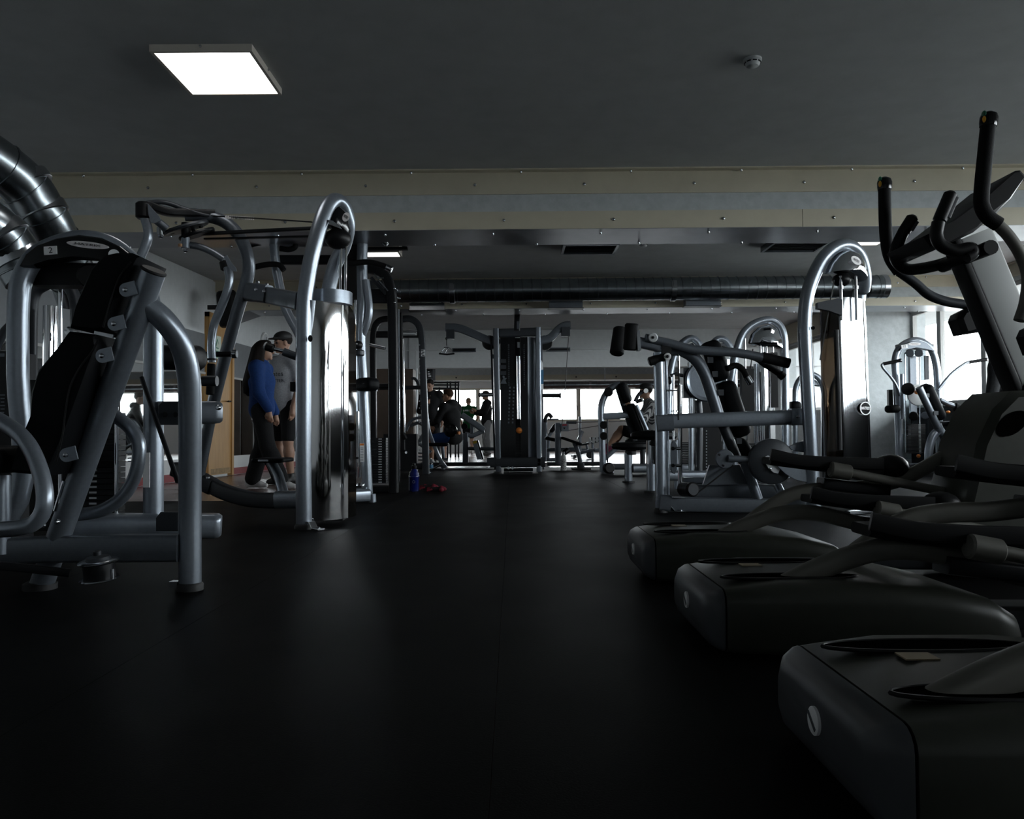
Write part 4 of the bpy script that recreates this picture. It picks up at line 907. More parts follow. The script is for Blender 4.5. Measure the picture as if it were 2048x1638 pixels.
# ---- F+G: crunch machine with the big chrome tower
def machine_f():
    b0 = Pz(1322, 1025); Y = b0.y
    g = root('abdominal_crunch_machine', V((P(1480, 1000, Y).x, Y, 0)), 'silver crunch machine with twin black rollers on a long lever and a tall chrome tower', 'exercise machine')
    MB().tube([V((b0.x, Y, .03)), P(1321, 850, Y), P(1317, 705, Y)], .042, 20).build('front_post', silver, g)
    MB().tube([P(1336, 1000, Y+.15), P(1331, 705, Y+.15)], .016, 12).build('guide_post', silver, g)
    foot(g, b0, .048, (.95, -.3, 0))
    MB().rect([P(1334, 843, Y), P(1600, 834, Y)], .08, .112, r=.025).build('upper_rail', silver, g)
    MB().rect([P(1312, 847, Y-.01), P(1345, 845, Y-.01)], .10, .125, r=.02).build('rail_sleeve', dsilver, g)
    s = MB().rect([P(1580, 834, Y-.01), P(1626, 833, Y-.01)], .10, .128, r=.02).build('rail_sleeve', silver, g)
    for px in (1595, 1611): bolt(MB(), P(px, 833, Y-.062), NY, .013, .012).build('bolt', steel, s)
    for px, py in ((1347, 835), (1354, 835)): bolt(MB(), P(px, 824, Y), EZ, .012, .014).build('bolt', steel, g)
    MB().rect([P(1330, 1008, Y), P(1480, 1011, Y), P(1640, 1012, Y)], .08, .108, r=.015).build('base_rail', dsilver, g)
    s = MB().rect([P(1318, 1004, Y-.01), P(1340, 1006, Y-.01)], .1, .12, r=.02).build('base_sleeve', dsilver, g)
    # roller cluster and lever
    MB().cyl(P(1264, 647, Y-.02), P(1260, 701, Y+.0), .054, 24, .012).build('foam_roller', foam, g)
    MB().cyl(P(1241, 656, Y+.35), P(1233, 709, Y+.3), .057, 24, .012).build('foam_roller', foam, g)
    MB().box(P(1276, 682, Y-.01), .012, .04, .075, (V((1, 0, .05)), EY, V((-.05, 0, 1)))).build('roller_plate', steel, g)
    MB().rect([P(1276, 684, Y), P(1310, 692, Y), P(1330, 702, Y)], .08, .08, r=.02).build('lever_block', dsilver, g)
    MB().cyl(P(1306, 675, Y-.03), P(1306, 675, Y-.08), .036, 20, .006).build('pivot_cap', lgrey, g); bolt(MB(), P(1306, 675, Y-.08), NY, .011, .008).build('pivot_bolt', blackmetal, g)
    MB().ctube(PP(Y-.03, (1290, 676), (1340, 687), (1380, 698), (1420, 702), (1470, 705), (1510, 712), (1540, 718)), .034, 18).build('lever_tube', dsilver, g)
    MB().tube(PP(Y-.03, (1525, 714), (1578, 727)), .039, 18).build('rubber_grip', foam, g)
    MB().tube(PP(Y+.4, (1528, 728), (1545, 738), (1560, 748)), .026, 14).build('rubber_grip', foam, g); MB().cyl(P(1559, 747, Y+.4), P(1568, 755, Y+.4), .034, 14, .006).build('grip_end', plastic, g)
    MB().ctube(PP(Y+.3, (1290, 690), (1400, 700), (1500, 712), (1530, 728)), .028, 14).build('lever_tube', graphite, g)
    MB().cyl(P(1297, 724, Y-.02), P(1330, 713, Y-.02), .035, 18, .01).build('stop_roller', plastic, g)
    MB().cyl(P(1335, 713, Y-.09), P(1335, 713, Y-.03), .027, 18, .004).build('knob_face', white, g); bolt(MB(), P(1335, 713, Y-.09), NY, .012, .008).build('pivot_bolt', blackmetal, g)
    MB().box(P(1332, 695, Y-.02), .035, .03, .05).build('lever_clamp', plastic, g)
    MB().ctube(PP(Y+.05, (1335, 700), (1362, 701), (1388, 716), (1408, 745), (1424, 790), (1438, 835)), .046, 20).build('swan_neck_tube', dsilver, g)
    MB().tube(PP(Y-.04, (1356, 708), (1358, 760), (1357, 840)), .006, 6).build('cable', cablem, g); MB().cyl(P(1357, 712, Y-.05), P(1357, 722, Y-.05), .012, 10).build('cable_end', steel, g)
    # seat back in two cushions, frame behind
    upv = V((.93, -.12, .34))
    MB().pad(P(1416, 684, Y+.25), P(1441, 762, Y+.25), .30, .155, upv, .05).build('upper_back_pad', vinyl, g)
    MB().pad(P(1446, 764, Y+.25), P(1482, 872, Y+.25), .30, .155, upv, .05, mid=[P(1462, 812, Y+.25)]).build('lower_back_pad', vinyl, g)
    MB().pad(P(1470, 880, Y+.25), P(1502, 930, Y+.25), .30, .13, upv, .04).build('seat', vinyl, g)
    for px, py in ((1421, 720), (1430, 748), (1442, 785), (1478, 882)): MB().box(P(px, py, Y+.02), .02, .008, .022).build('pad_tab', graphite, g)
    MB().tube([P(1440, 835, Y+.1), P(1475, 920, Y+.1)], .04, 16).build('seat_frame', graphite, g)
    MB().ctube(PP(Y+.1, (1455, 737), (1472, 731), (1486, 740), (1494, 755)), .024, 14).build('side_grip', foam, g); MB().cyl(P(1493, 753, Y+.1), P(1502, 768, Y+.1), .028, 14, .005).build('grip_end', steel, g)
    # pulleys, rods, cable between the posts
    pb = MB().prism(PP(Y-.02, (1341, 890), (1345, 882), (1350, 882), (1354, 890), (1353, 940), (1349, 948), (1344, 946), (1342, 938)), (0, .03, 0), .004).build('pulley_block', dsilver, g)
    for py in (897, 931): MB().cyl(P(1346, py, Y-.05), P(1346, py, Y-.02), .014, 12).build('pulley_pin', plastic, pb); MB().cyl(P(1352, py, Y-.03), P(1361, py, Y-.03), .013, 10).build('pulley_axle', steel, pb)
    MB().cyl(P(1360, 770, Y+.1), P(1360, 980, Y+.1), .017, 12).build('guide_rod', chrome, g); MB().cyl(P(1347, 750, Y+.1), P(1347, 880, Y+.1), .008, 8).build('guide_rod', steel, g)
    MB().rect([P(1332, 781, Y+.1), P(1362, 781, Y+.1)], .02, .012).build('rod_bracket', steel, g)
    rl = MB().cyl(P(1366, 978, Y+.0), P(1386, 979, Y-.16), .055, 22, .01).build('cable_roller', plastic, g); MB().cyl(P(1386, 979, Y-.16), P(1387, 979, Y-.17), .04, 18).build('roller_cap', graphite, rl)
    MB().tube([P(1395, 986, Y-.05), P(1466, 930, Y-.02)], .006, 6).build('cable', cablem, g)
    # cam disc, crank, counterweight
    dc = P(1542, 923, Y-.10)
    MB().lathe(dc, NY, [(.166, -.03), (.17, -.024), (.17, .018), (.162, .024), (.05, .024)], 36).build('cam_disc', graphite, g)
    MB().prism(PP(Y-.14, (1531, 913), (1536, 911), (1545, 915), (1555, 925), (1560, 938), (1556, 947), (1546, 945), (1535, 935), (1529, 922)), (0, .012, 0), .002).build('crank_plate', lgrey, g)
    for px, py in ((1534, 919), (1540, 938)): bolt(MB(), P(px, py, Y-.147), NY, .010, .006).build('bolt', steel, g)
    MB().prism(PP(Y-.16, (1549, 921), (1556, 918), (1566, 926), (1585, 936), (1617, 938), (1617, 965), (1592, 960), (1570, 948), (1553, 931)), (0, .016, 0), .003).build('counterweight_arm', silver, g)
    MB().cyl(P(1557, 924, Y-.17), P(1557, 924, Y-.19), .02, 16, .003).build('pivot_cap', white, g)
    MB().prism(PP(Y-.09, (1572, 896), (1590, 886), (1612, 881), (1617, 884), (1617, 906), (1592, 903)), (0, .016, 0), .003).build('counterweight_arm', silver, g)
    MB().lathe(P(1449, 918, Y-.06), NY, [(.068, 0), (.072, .01), (.066, .016), (.03, .018)], 26).build('hub_disc', dsilver, g)
    for an in (20, 140, 260): bolt(MB(), P(1449, 918, Y-.077)+V((.05*math.cos(math.radians(an)), 0, .05*math.sin(math.radians(an)))), NY, .009, .005).build('bolt', blackmetal, g)
    MB().tube(PP(Y-.08, (1456, 917), (1500, 919)), .026, 14).build('crank_tube', dsilver, g)
    MB().tube([P(1490, 925, Y-.02), P(1516, 998, Y-.0)], .037, 18).build('strut_tube', silver, g)
    MB().prism(PP(Y+.05, (1418, 930), (1478, 930), (1496, 968), (1405, 970)), (0, .03, 0)).build('gusset_plate', dsilver, g)
    MB().rect([P(1370, 985, Y+.2), P(1500, 982, Y+.2), P(1560, 985, Y+.2)], .10, .12, r=.02).build('cross_beam', dsilver, g)
    MB().rect([P(1366, 962, Y+.5), P(1412, 962, Y+.5)], .09, .06, r=.02).build('cross_beam', silver, g)
    MB().tube([P(1562, 985, Y-.1), P(1556, 972, Y-.05)], .03, 14).build('strut_tube', silver, g)
    # ---- tower
    Yt = Y-.15
    fb = Pz(1640, 1025); 
    MB().ctube([V((P(1628, 1010, Yt).x, Yt, .02)), P(1622, 900, Yt), P(1614, 760, Yt), P(1609, 660, Yt), P(1613, 600, Yt), P(1624, 560, Yt), P(1643, 521, Yt), P(1664, 499, Yt+.02), P(1687, 490, Yt+.05), P(1708, 497, Yt+.1), P(1722, 518, Yt+.15), P(1729, 552, Yt+.2), P(1726, 580, Yt+.24), P(1716, 620, Yt+.3), V((P(1700, 900, Yt+.32).x, Yt+.32, .02))], .05, 22).build('arch_tube', silver, g)
    hc = MB().dome([P(1656, 545, Yt-.02), P(1663, 528, Yt-.02), P(1676, 510, Yt), P(1693, 501, Yt), P(1709, 505, Yt+.03), P(1722, 524, Yt+.08), P(1729, 552, Yt+.12), P(1727, 562, Yt+.12), P(1712, 550, Yt+.07), P(1688, 546, Yt+.02)], V((.4, -.9, 0)), .11).build('head_cover', chrome, g)
    oval_logo(g, P(1712, 521, Yt-.09), (1, .35, -.42), (.25, 0, 1), V((.3, -.95, 0)), .095, .055, dark=False, parent=hc)
    MB().ell(P(1683, 560, Yt+.05), .07, .07, .05).build('head_pulley', plastic, g)
    for px in (1681, 1711): MB().cyl(P(px, 552, Yt), P(px+2, 640, Yt), .012, 10).build('guide_rod', chrome, g); MB().cyl(P(px, 572, Yt), P(px, 578, Yt), .021, 10).build('rod_collar', steel, g)
    MB().prism([P(1633, 606, Yt), P(1672, 598, Yt), P(1682, 600, Yt), P(1682, 632, Yt), P(1655, 622, Yt), P(1633, 618, Yt)], (0, .05, 0)).build('tower_bracket', graphite, g)
    MB().tube([P(1668, 560, Yt), P(1654, 640, Yt), P(1640, 720, Yt)], .005, 6).build('cable', cablem, g)
    cb_, ct = P(1722, 1000, Yt+.08), P(1713, 600, Yt+.08)
    xl = P(1690, 1000, Yt).x-.012
    MB().shell((xl, Yt+.28), .323, .05, P(1713, 594, Yt).z-.0, -41.2, -38.2, ry=.283, lean=V((P(1683, 600, Yt).x-P(1690, 600, Yt).x, 0, 0)), n=3).build('shroud_dark_streak', gloss, g)  # black strip added as the dark streak in the chrome's reflection
    MB().shell((xl, Yt+.28), .32, .05, P(1713, 594, Yt).z, -89, 14, ry=.28, lean=V((P(1683, 600, Yt).x-P(1690, 600, Yt).x, 0, 0)), n=32).build('shroud', chrome, g)
    MB().bx(xl+.06, xl+.16, Yt+.16, Yt+.26, .03, 1.4).build('shroud_core', blackmetal, g)
    MB().prism([P(1640, 612, Yt+.06), P(1676, 606, Yt-.02), P(1690, 1000, Yt-.02), P(1646, 1005, Yt+.06)], (0, .006, 0)).build('smoked_side_panel', smoked, g)
    MB().rect([P(1672, 660, Yt-.02), P(1680, 900, Yt-.02)], .03, .03, up=EY).build('panel_edge', blackmetal, g)
    MB().cyl(P(1626, 656, Yt-.05), P(1626, 656, Yt-.06), .014, 12).build('tube_plug', plastic, g)
    c = V((xl-.008+.32*math.cos(math.radians(51)), Yt+.28-.28*math.sin(math.radians(51)), P(1733, 817, Yt+.08).z)); nr = V((.58, -.815, .0)).normalized(); rt = V((.815, .58, 0))
    lg = MB()
    e = lambda kx, kz, o: [c+nr*.010+rt*(kx*math.cos(2*math.pi*i/32))+EZ*(kz*math.sin(2*math.pi*i/32))+nr*o for i in range(32)]
    a_, b_ = lg.ring(e(.074, .050, .0)), lg.ring(e(.074, .050, .003)); c_, d_ = lg.ring(e(.062, .043, .003)), lg.ring(e(.062, .043, .0))
    for q, w in ((a_, b_), (b_, c_), (c_, d_)): lg.bridge(q, w)
    lo = lg.build('logo_ring', white, g)
    MB().prism(e(.0615, .0425, .0), nr*.002).build('logo_field', gloss, lo)
    text('MATRIX', .032, c+nr*.0122, rt, EZ, white, lo, 'logo_lettering', .0006, .0006)
    MB().rect([P(1695, 1026, Yt-.1), P(1742, 1022, Yt-.1)], .10, .03).build('tower_foot', steel, g); MB().box(P(1722, 1033, Yt-.2), .06, .03, .006).build('floor_bracket', steel, g)
    return g
machine_f()
# ---- I: two stool machines (rotary torso) and towers behind
def stool_machine(px, pyb, py_seat, label, disc=None):
    b0 = Pz(px, pyb); Y = b0.y
    g = root('rotary_torso_machine', V((b0.x, Y, 0)), label, 'exercise machine')
    zs = P(px, py_seat, Y).z
    MB().lathe(V((b0.x+.03, Y, zs)), EZ, [(.10, -.045), (.215, -.03), (.235, -.005), (.23, .03), (.18, .05), (.05, .055)], 28).build('round_seat', vinyl, g)
    MB().cyl(V((b0.x+.03, Y, zs-.10)), V((b0.x+.03, Y, zs-.045)), .07, 18, .01).build('seat_swivel', plastic, g)
    MB().tube([V((b0.x, Y, .02)), V((b0.x, Y, zs-.08))], .048, 18).build('seat_post', silver, g)
    MB().lathe(V((b0.x, Y, 0)), EZ, [(.075, 0), (.075, .015), (.055, .02)], 18).build('rubber_foot', rubber, g)
    MB().rect([V((b0.x+.05, Y, .17)), V((b0.x+.35, Y+.05, .165)), V((b0.x+1.0, Y+.2, .16))], .09, .10, r=.025).build('base_arm', dsilver, g)
    for k in range(2): bolt(MB(), V((b0.x+.22+k*.06, Y-.0, .222)), EZ, .012, .012).build('bolt', steel, g)
    return g, Y
g, Y = stool_machine(1257, 965, 893, 'stool rotary machine with round black seat beside the seated exerciser')
g, Y = stool_machine(1303, 985, 872, 'stool rotary machine with round seat and big grey disc behind the crunch machine')
dc = P(1412, 762, Y)
MB().lathe(dc, NY, [(.19, -.03), (.215, 0), (.20, .03), (.175, .02), (.165, .004), (.01, .004)], 36).build('round_guard', silver, g)
MB().bx(P(1368, 780, Y).x, P(1372, 780, Y).x+.2, Y+.02, Y+.2, P(1368, 795, Y).z, P(1368, 735, Y).z).build('disc_housing', graphite, g)
MB().ctube([V((P(1400, 900, Y).x, Y+.1, .05)), P(1398, 850, Y+.1), P(1396, 800, Y+.1)], .04, 14).build('disc_post', graphite, g)
MB().cyl(P(1302, 868, Y), P(1302, 928, Y), .05, 16).build('chrome_sleeve', chrome, g)
MB().tube(PP(Y+.05, (1340, 752), (1352, 748), (1368, 752)), .018, 10).build('cross_tube', graphite, g); MB().cyl(P(1333, 762, Y), P(1342, 760, Y), .04, 14, .01).build('adjust_knob', plastic, g)
MB().cyl(P(1352, 880, Y+.3), P(1352, 978, Y+.3), .02, 12).build('guide_rod', silver, g)
def arch_tower(name, Y, pts, r, head, label, shroud=None, dark=False, logo=None, group=None):
    pts3 = PP(Y, *pts); b0, b1 = pts3[0], pts3[-1]
    g = root(name, V(((b0.x+b1.x)/2, Y, 0)), label, 'exercise machine', group)
    MB().ctube([V((b0.x, Y, .02))]+pts3+[V((b1.x, Y, .02))], r, 16).build('arch_tube', silver, g)
    h = MB().dome(PP(Y-.03, *head), (.2, -1, 0), .09).build('head_cover', chrome if not dark else dsilver, g)
    if shroud:
        x0, x1, y0, y1 = shroud; a, b = P(x0, y0, Y), P(x1, y1, Y)
        MB().shell(((a.x+b.x)/2, Y+.02), (b.x-a.x)/2, max(b.z, .05), a.z, 175, 365, ry=.12).build('shroud', chrome, g)
        MB().bx(a.x+.02, b.x-.02, Y+.02, Y+.14, .03, a.z-.03).build('shroud_core', blackmetal, g)
    MB().rect([V((b0.x, Y, .06)), V((b1.x, Y, .06))], .07, .08, r=.02).build('base_tube', dsilver, g)
    for k in (.35, .65): p = pts3[0].lerp(pts3[-1], k); MB().cyl(V((p.x, Y, .1)), V((p.x, Y, P(0, head[0][1], Y).z)), .012, 10).build('guide_rod', chrome, g)
    st = (b0+b1)/2; stack(g, V((st.x, Y+.02, 0)), abs(b1.x-b0.x)*.45, .10, .1, 14, .026, marks=False)
    return g, h
g, h = arch_tower('chest_press_tower', 10.2, [(1452, 930), (1456, 800), (1464, 745), (1474, 700), (1486, 668), (1508, 648), (1537, 640), (1558, 650), (1567, 672), (1569, 710), (1570, 760), (1571, 930)], .05,
    [(1500, 686), (1506, 668), (1520, 654), (1538, 649), (1553, 658), (1564, 680), (1566, 698), (1548, 694), (1520, 692)], 'chrome headed weight tower right behind the crunch machine lever', (1508, 1542, 728, 935))
Yt = 10.2
oval_logo(g, P(1541, 669, Yt-.085), EX, EZ, NY, .16, .08, dark=False, parent=h)
for px in (1521, 1533, 1546): MB().cyl(P(px, 692, Yt-.03), P(px, 830, Yt-.03), .013, 10).build('guide_rod', chrome, g)
MB().box(P(1548, 760, Yt-.05), .04, .03, .35).build('side_shroud', plastic, g)
MB().tube([P(1506, 698, Yt), P(1498, 760, Yt)], .008, 6).build('cable', cablem, g)
MB().box(P(1494, 780, Yt-.3), .075, .05, .26).build('black_side_cover', plastic, g)
g, h = arch_tower('weight_tower', 12.1, [(1336, 900), (1338, 780), (1344, 730), (1356, 696), (1379, 677), (1396, 686), (1404, 712), (1406, 760), (1406, 900)], .055,
    [(1366, 700), (1374, 690), (1384, 686), (1394, 696), (1398, 706)], 'left of the two matching chrome towers peeking over the lever', (1376, 1400, 720, 920))
g, h = arch_tower('weight_tower', 12.75, [(1410, 900), (1414, 760), (1418, 710), (1424, 690), (1437, 678), (1452, 682), (1463, 702), (1468, 740), (1468, 900)], .055,
    [(1430, 698), (1436, 688), (1446, 686), (1456, 696), (1460, 706)], 'right of the two matching chrome towers peeking over the lever', (1440, 1464, 720, 920))
g, h = arch_tower('weight_tower', 14.0, [(1590, 900), (1590, 800), (1592, 775), (1602, 756), (1620, 748), (1638, 757), (1647, 780), (1648, 810), (1648, 900)], .05,
    [(1600, 772), (1606, 761), (1620, 755), (1633, 762), (1640, 773), (1620, 770)], 'small grey arch tower by the far windows, seen left of the tinted panel', None, dark=True)
MB().tube([P(1612, 770, 14), P(1600, 850, 14)], .008, 6).build('cable', cablem, g)
MB().pad(P(1578, 812, 13.8), P(1598, 812, 13.8), .3, .16, (0, 0, 1), .05).build('seat_pad', vinyl, g)
g, h = arch_tower('weight_tower', 12.8, [(1664, 900), (1664, 800), (1667, 775), (1678, 754), (1700, 748), (1720, 757), (1728, 780), (1730, 900)], .05,
    [(1676, 772), (1684, 760), (1700, 755), (1714, 762), (1720, 774), (1700, 770)], 'small grey arch tower by the far windows, hidden behind the tinted panel', None, dark=True)
MB().bx(P(1372, 800, 9.4).x, P(1462, 800, 9.4).x, 9.4, 9.5, .1, P(1400, 800, 9.4).z).build('x', blackmetal, None) if False else None
def bench_press_behind():
    Y = 9.2
    g = root('seated_press_machine', V((P(1420, 950, Y).x, Y, 0)), 'dark press machine between the grey disc and the chrome tower', 'exercise machine')
    MB().bx(P(1408, 900, Y).x, P(1448, 900, Y).x, Y+.1, Y+.25, .06, P(1400, 800, Y).z).build('stack_shroud', blackmetal, g)
    MB().rect([V((P(1370, 960, Y).x, Y, .06)), V((P(1560, 960, Y).x, Y, .06))], .09, .09, r=.02).build('base_tube', dsilver, g)
    MB().tube([V((P(1382, 950, Y).x, Y, .06)), P(1382, 850, Y)], .03, 14).build('front_post', silver, g)
    m = MB()
    for k in range(14): m.cyl(P(1413, 862+k*6, Y+.09), P(1413, 862+k*6, Y+.08), .008, 8)
    m.build('pin_holes', lgrey, g)
    MB().box(P(1390, 972, Y-.2), .09, .06, .02).build('foot_plate', steel, g)
bench_press_behind()
# ---- H: tricep machine with the seated exerciser
def machine_h():
    b0 = Pz(1206, 947); Y = b0.y
    g = root('tricep_press_machine', V((b0.x+.3, Y, 0)), 'silver machine with tilted black back pad where a person sits, before the far windows', 'exercise machine')
    MB().ctube([V((b0.x, Y, .02)), P(1204, 870, Y), P(1202, 826, Y), P(1204, 806, Y), P(1212, 788, Y), P(1226, 774, Y), P(1240, 768, Y)], .05, 18).build('front_post', silver, g)
    MB().box(V((b0.x+.06, Y-.02, .012)), .09, .08, .012).build('foot_plate', steel, g)
    MB().rect([P(1205, 833, Y), P(1286, 829, Y)], .09, .10, r=.02).build('hip_rail', silver, g)
    MB().cyl(P(1217, 784, Y-.1), P(1217, 784, Y+.1), .07, 22, .015).build('pivot_roller', plastic, g)
    MB().rect([P(1234, 772, Y), P(1250, 822, Y), P(1270, 882, Y)], .05, .07, up=EX).build('back_frame', graphite, g)
    up2 = V((.9, -.25, .35))
    MB().pad(P(1243, 766, Y), P(1256, 805, Y), .28, .14, up2, .05).build('upper_back_pad', vinyl, g)
    MB().pad(P(1259, 808, Y), P(1282, 866, Y), .28, .14, up2, .05).build('lower_back_pad', vinyl, g)
    MB().tube([P(1272, 810, Y-.15), P(1294, 860, Y-.15)], .03, 14).build('side_tube', silver, g)
    MB().ctube(PP(Y-.2, (1270, 803), (1277, 790), (1286, 783), (1292, 782)), .028, 14).build('press_arm', graphite, g); MB().cyl(P(1291, 782, Y-.2), P(1292, 781.5, Y-.24), .035, 16).build('arm_cap', white, g)
    MB().cyl(P(1272, 804, Y-.2), P(1283, 800, Y-.2), .03, 14).build('hand_grip', foam, g); MB().cyl(P(1283, 800, Y-.2), P(1286, 799, Y-.2), .034, 14).build('grip_end', lgrey, g)
    for py in (850, 872): MB().cyl(P(1207.5, py, Y-.07), P(1207.5, py, Y-.02), .06, 18, .01).build('pulley_wheel', plastic, g)
    MB().cyl(P(1215, 838, Y), P(1215, 925, Y), .012, 8).build('guide_rod', graphite, g)
    MB().cyl(P(1215, 936, Y-.1), P(1220, 936, Y-.2), .08, 22, .015).build('transport_roller', plastic, g)
    MB().rect([V((b0.x+.02, Y+.05, .10)), P(1300, 933, Y+.1)], .08, .09, r=.02).build('base_tube', graphite, g)
    MB().ctube(PP(Y+.1, (1205, 922), (1220, 908), (1238, 893), (1258, 888)), .035, 14).build('leg_tube', silver, g)
    MB().pad(P(1252, 882, Y+.3), P(1300, 880, Y+.3), .35, .08, (0, 0, 1), .03).build('seat', vinyl, g)
    MB().tube([V((P(1285, 900, Y+.3).x, Y+.3, .05)), P(1285, 884, Y+.3)], .04, 14).build('seat_post', graphite, g)
machine_h()
# ---- J: numbered abductor / row machine by the window
def machine_j():
    Y = 11.6
    g = root('rotary_chest_machine', V((P(1830, 945, Y).x, Y, 0)), 'grey arch machine numbered 12 with wing handles in front of the right windows', 'exercise machine')
    X = lambda px: P(px, 900, Y).x
    MB().ctube([V((X(1799), Y, .02)), P(1797, 850, Y), P(1793, 770, Y), P(1790, 730, Y), P(1794, 706, Y), P(1806, 690, Y), P(1829, 681, Y), P(1850, 687, Y), P(1864, 702, Y), P(1872, 728, Y), P(1875, 760, Y), P(1878, 850, Y), V((X(1880), Y, .02))], .052, 20).build('arch_tube', silver, g)
    cov = MB().prism(PP(Y-.05, (1794, 703), (1804, 690), (1820, 683), (1834, 681.5), (1850, 687), (1866, 703), (1850, 699), (1830, 697), (1808, 700)), (0, .12, 0), .01).build('arch_cover', dsilver, g)
    oval_logo(g, P(1829, 688, Y-.115), EX, EZ, NY, .185, .042, dark=False, parent=cov)
    MB().box(P(1809, 693, Y-.114), .045, .003, .026, (V((1, 0, .12)), EY, V((-.12, 0, 1)))).build('number_label', white, cov)
    text('12', .048, P(1809, 693, Y-.119), (1, 0, .12), EZ, blackmetal, cov, 'number_lettering')
    MB().bx(X(1798), X(1870), Y-.03, Y+.05, P(0, 710, Y).z, P(0, 700, Y).z).build('pulley_housing', blackmetal, g)
    for px in (1820, 1838): MB().cyl(P(px, 706, Y-.06), P(px, 706, Y-.10), .06, 20, .01).build('pulley_wheel', dsilver, g)
    for px in (1810, 1839): MB().cyl(P(px, 705, Y), P(px+2, 905, Y), .011, 10).build('guide_rod', chrome, g)
    MB().bx(X(1802), X(1866), Y+.10, Y+.108, .2, P(0, 702, Y).z).build('clear_rear_panel', clearp, g)
    MB().bx(X(1826), X(1838), Y+.03, Y+.09, P(0, 840, Y).z, P(0, 722, Y).z).build('inner_strut', dsilver, g)
    MB().bx(X(1856), X(1864), Y+.03, Y+.06, P(0, 770, Y).z, P(0, 722, Y).z).build('inner_strut', graphite, g)
    stack(g, P(1830, 880, Y), .25, .12, P(0, 918, Y).z, 22, .0195)
    MB().ell(P(1837, 912, Y-.08), .028, .028, .028).build('selector_knob', orange, g)
    MB().rect([V((X(1799), Y, .10)), V((X(1880), Y, .10))], .08, .09, r=.02).build('base_tube', dsilver, g)
    # handles
    MB().ctube(PP(Y-.1, (1799, 792), (1792, 770), (1780, 752), (1768, 738), (1764, 730), (1770, 727)), .02, 12).build('left_handle', silver, g)
    MB().cyl(P(1766, 728, Y-.1), P(1800, 721, Y-.15), .024, 12).build('hand_grip', foam, g); MB().cyl(P(1800, 721, Y-.15), P(1802, 720.5, Y-.15), .03, 14).build('grip_end', steel, g)
    MB().ctube(PP(Y-.1, (1876, 780), (1890, 762), (1905, 745), (1930, 727), (1940, 724)), .02, 12).build('right_handle', silver, g)
    MB().cyl(P(1938, 724.5, Y-.1), P(1972, 719, Y-.1), .024, 12).build('hand_grip', foam, g); MB().cyl(P(1972, 719, Y-.1), P(1974, 718.7, Y-.1), .028, 14).build('grip_end', steel, g)
    for px, a, b in ((1804, 748, 835), (1803, 790, 838)): MB().cyl(P(px, a, Y-.1), P(px+1, b, Y-.1), .026, 14).build('slide_sleeve', silver, g)
    MB().cyl(P(1805, 835, Y-.1), P(1806, 868, Y-.1), .014, 10).build('slide_rod', chrome, g)
    MB().pad(P(1776, 818, Y-.2), P(1794, 818, Y-.15), .16, .11, (0, 0, 1), .03).build('arm_pad', vinyl, g)
    MB().box(P(1780, 796, Y+.02), .03, .03, .12).build('rear_clamp', plastic, g)
    MB().cyl(P(1816, 778, Y-.25), P(1816, 778, Y-.32), .088, 26, .01).build('round_pad', plastic, g)
    MB().lathe(P(1835, 790, Y-.2), NY, [(.15, 0), (.155, .012), (.15, .024), (.13, .024), (.125, .012), (.02, .012)], 30).build('range_disc', lgrey, g)
    MB().cyl(P(1832, 784, Y-.24), P(1836, 785, Y-.3), .03, 12, .006).build('range_knob', orange, g)
    for px, py, r, m_ in ((1827, 832, .065, plastic), (1850, 831, .055, dsilver)): MB().cyl(P(px, py, Y-.06), P(px, py, Y-.11), r, 20, .01).build('lower_pulley', m_, g)
    # seat back on its leaning stem
    MB().pad(P(1850, 770, Y-.5), P(1880, 838, Y-.5), .34, .15, V((.9, -.3, .3)), .05).build('back_pad', vinyl, g)
    for px, py in ((1854, 791), (1872, 826)): MB().box(P(px, py, Y-.68), .03, .006, .028).build('pad_bracket', graphite, g)
    MB().tube([P(1838, 775, Y-.66), P(1876, 856, Y-.6)], .05, 18).build('back_stem', dsilver, g)
    MB().tube([P(1874, 848, Y-.6), P(1880, 862, Y-.58)], .055, 18).build('stem_socket', silver, g)
    MB().ctube(PP(Y-.55, (1878, 860), (1866, 872), (1858, 900), (1858, 930), (1860, 945)), .055, 18).build('seat_frame', silver, g)
    MB().ctube(PP(Y-.5, (1880, 860), (1890, 880), (1885, 915), (1882, 945)), .055, 18).build('seat_frame', silver, g)
    MB().pad(P(1884, 848, Y-.2), P(1920, 846, Y-.2), .35, .07, (0, 0, 1), .03).build('seat', vinyl, g)
    MB().tube([P(1880, 800, Y-.3), P(1896, 808, Y-.3), P(1925, 818, Y-.3)], .035, 14).build('leg_arm', dsilver, g); MB().cyl(P(1908, 813, Y-.3), P(1930, 820, Y-.3), .06, 16, .012).build('foam_roller', foam, g)
    MB().ell(P(1896, 824, Y-.35), .03, .03, .02).build('adjust_knob', orange, g)
machine_j()
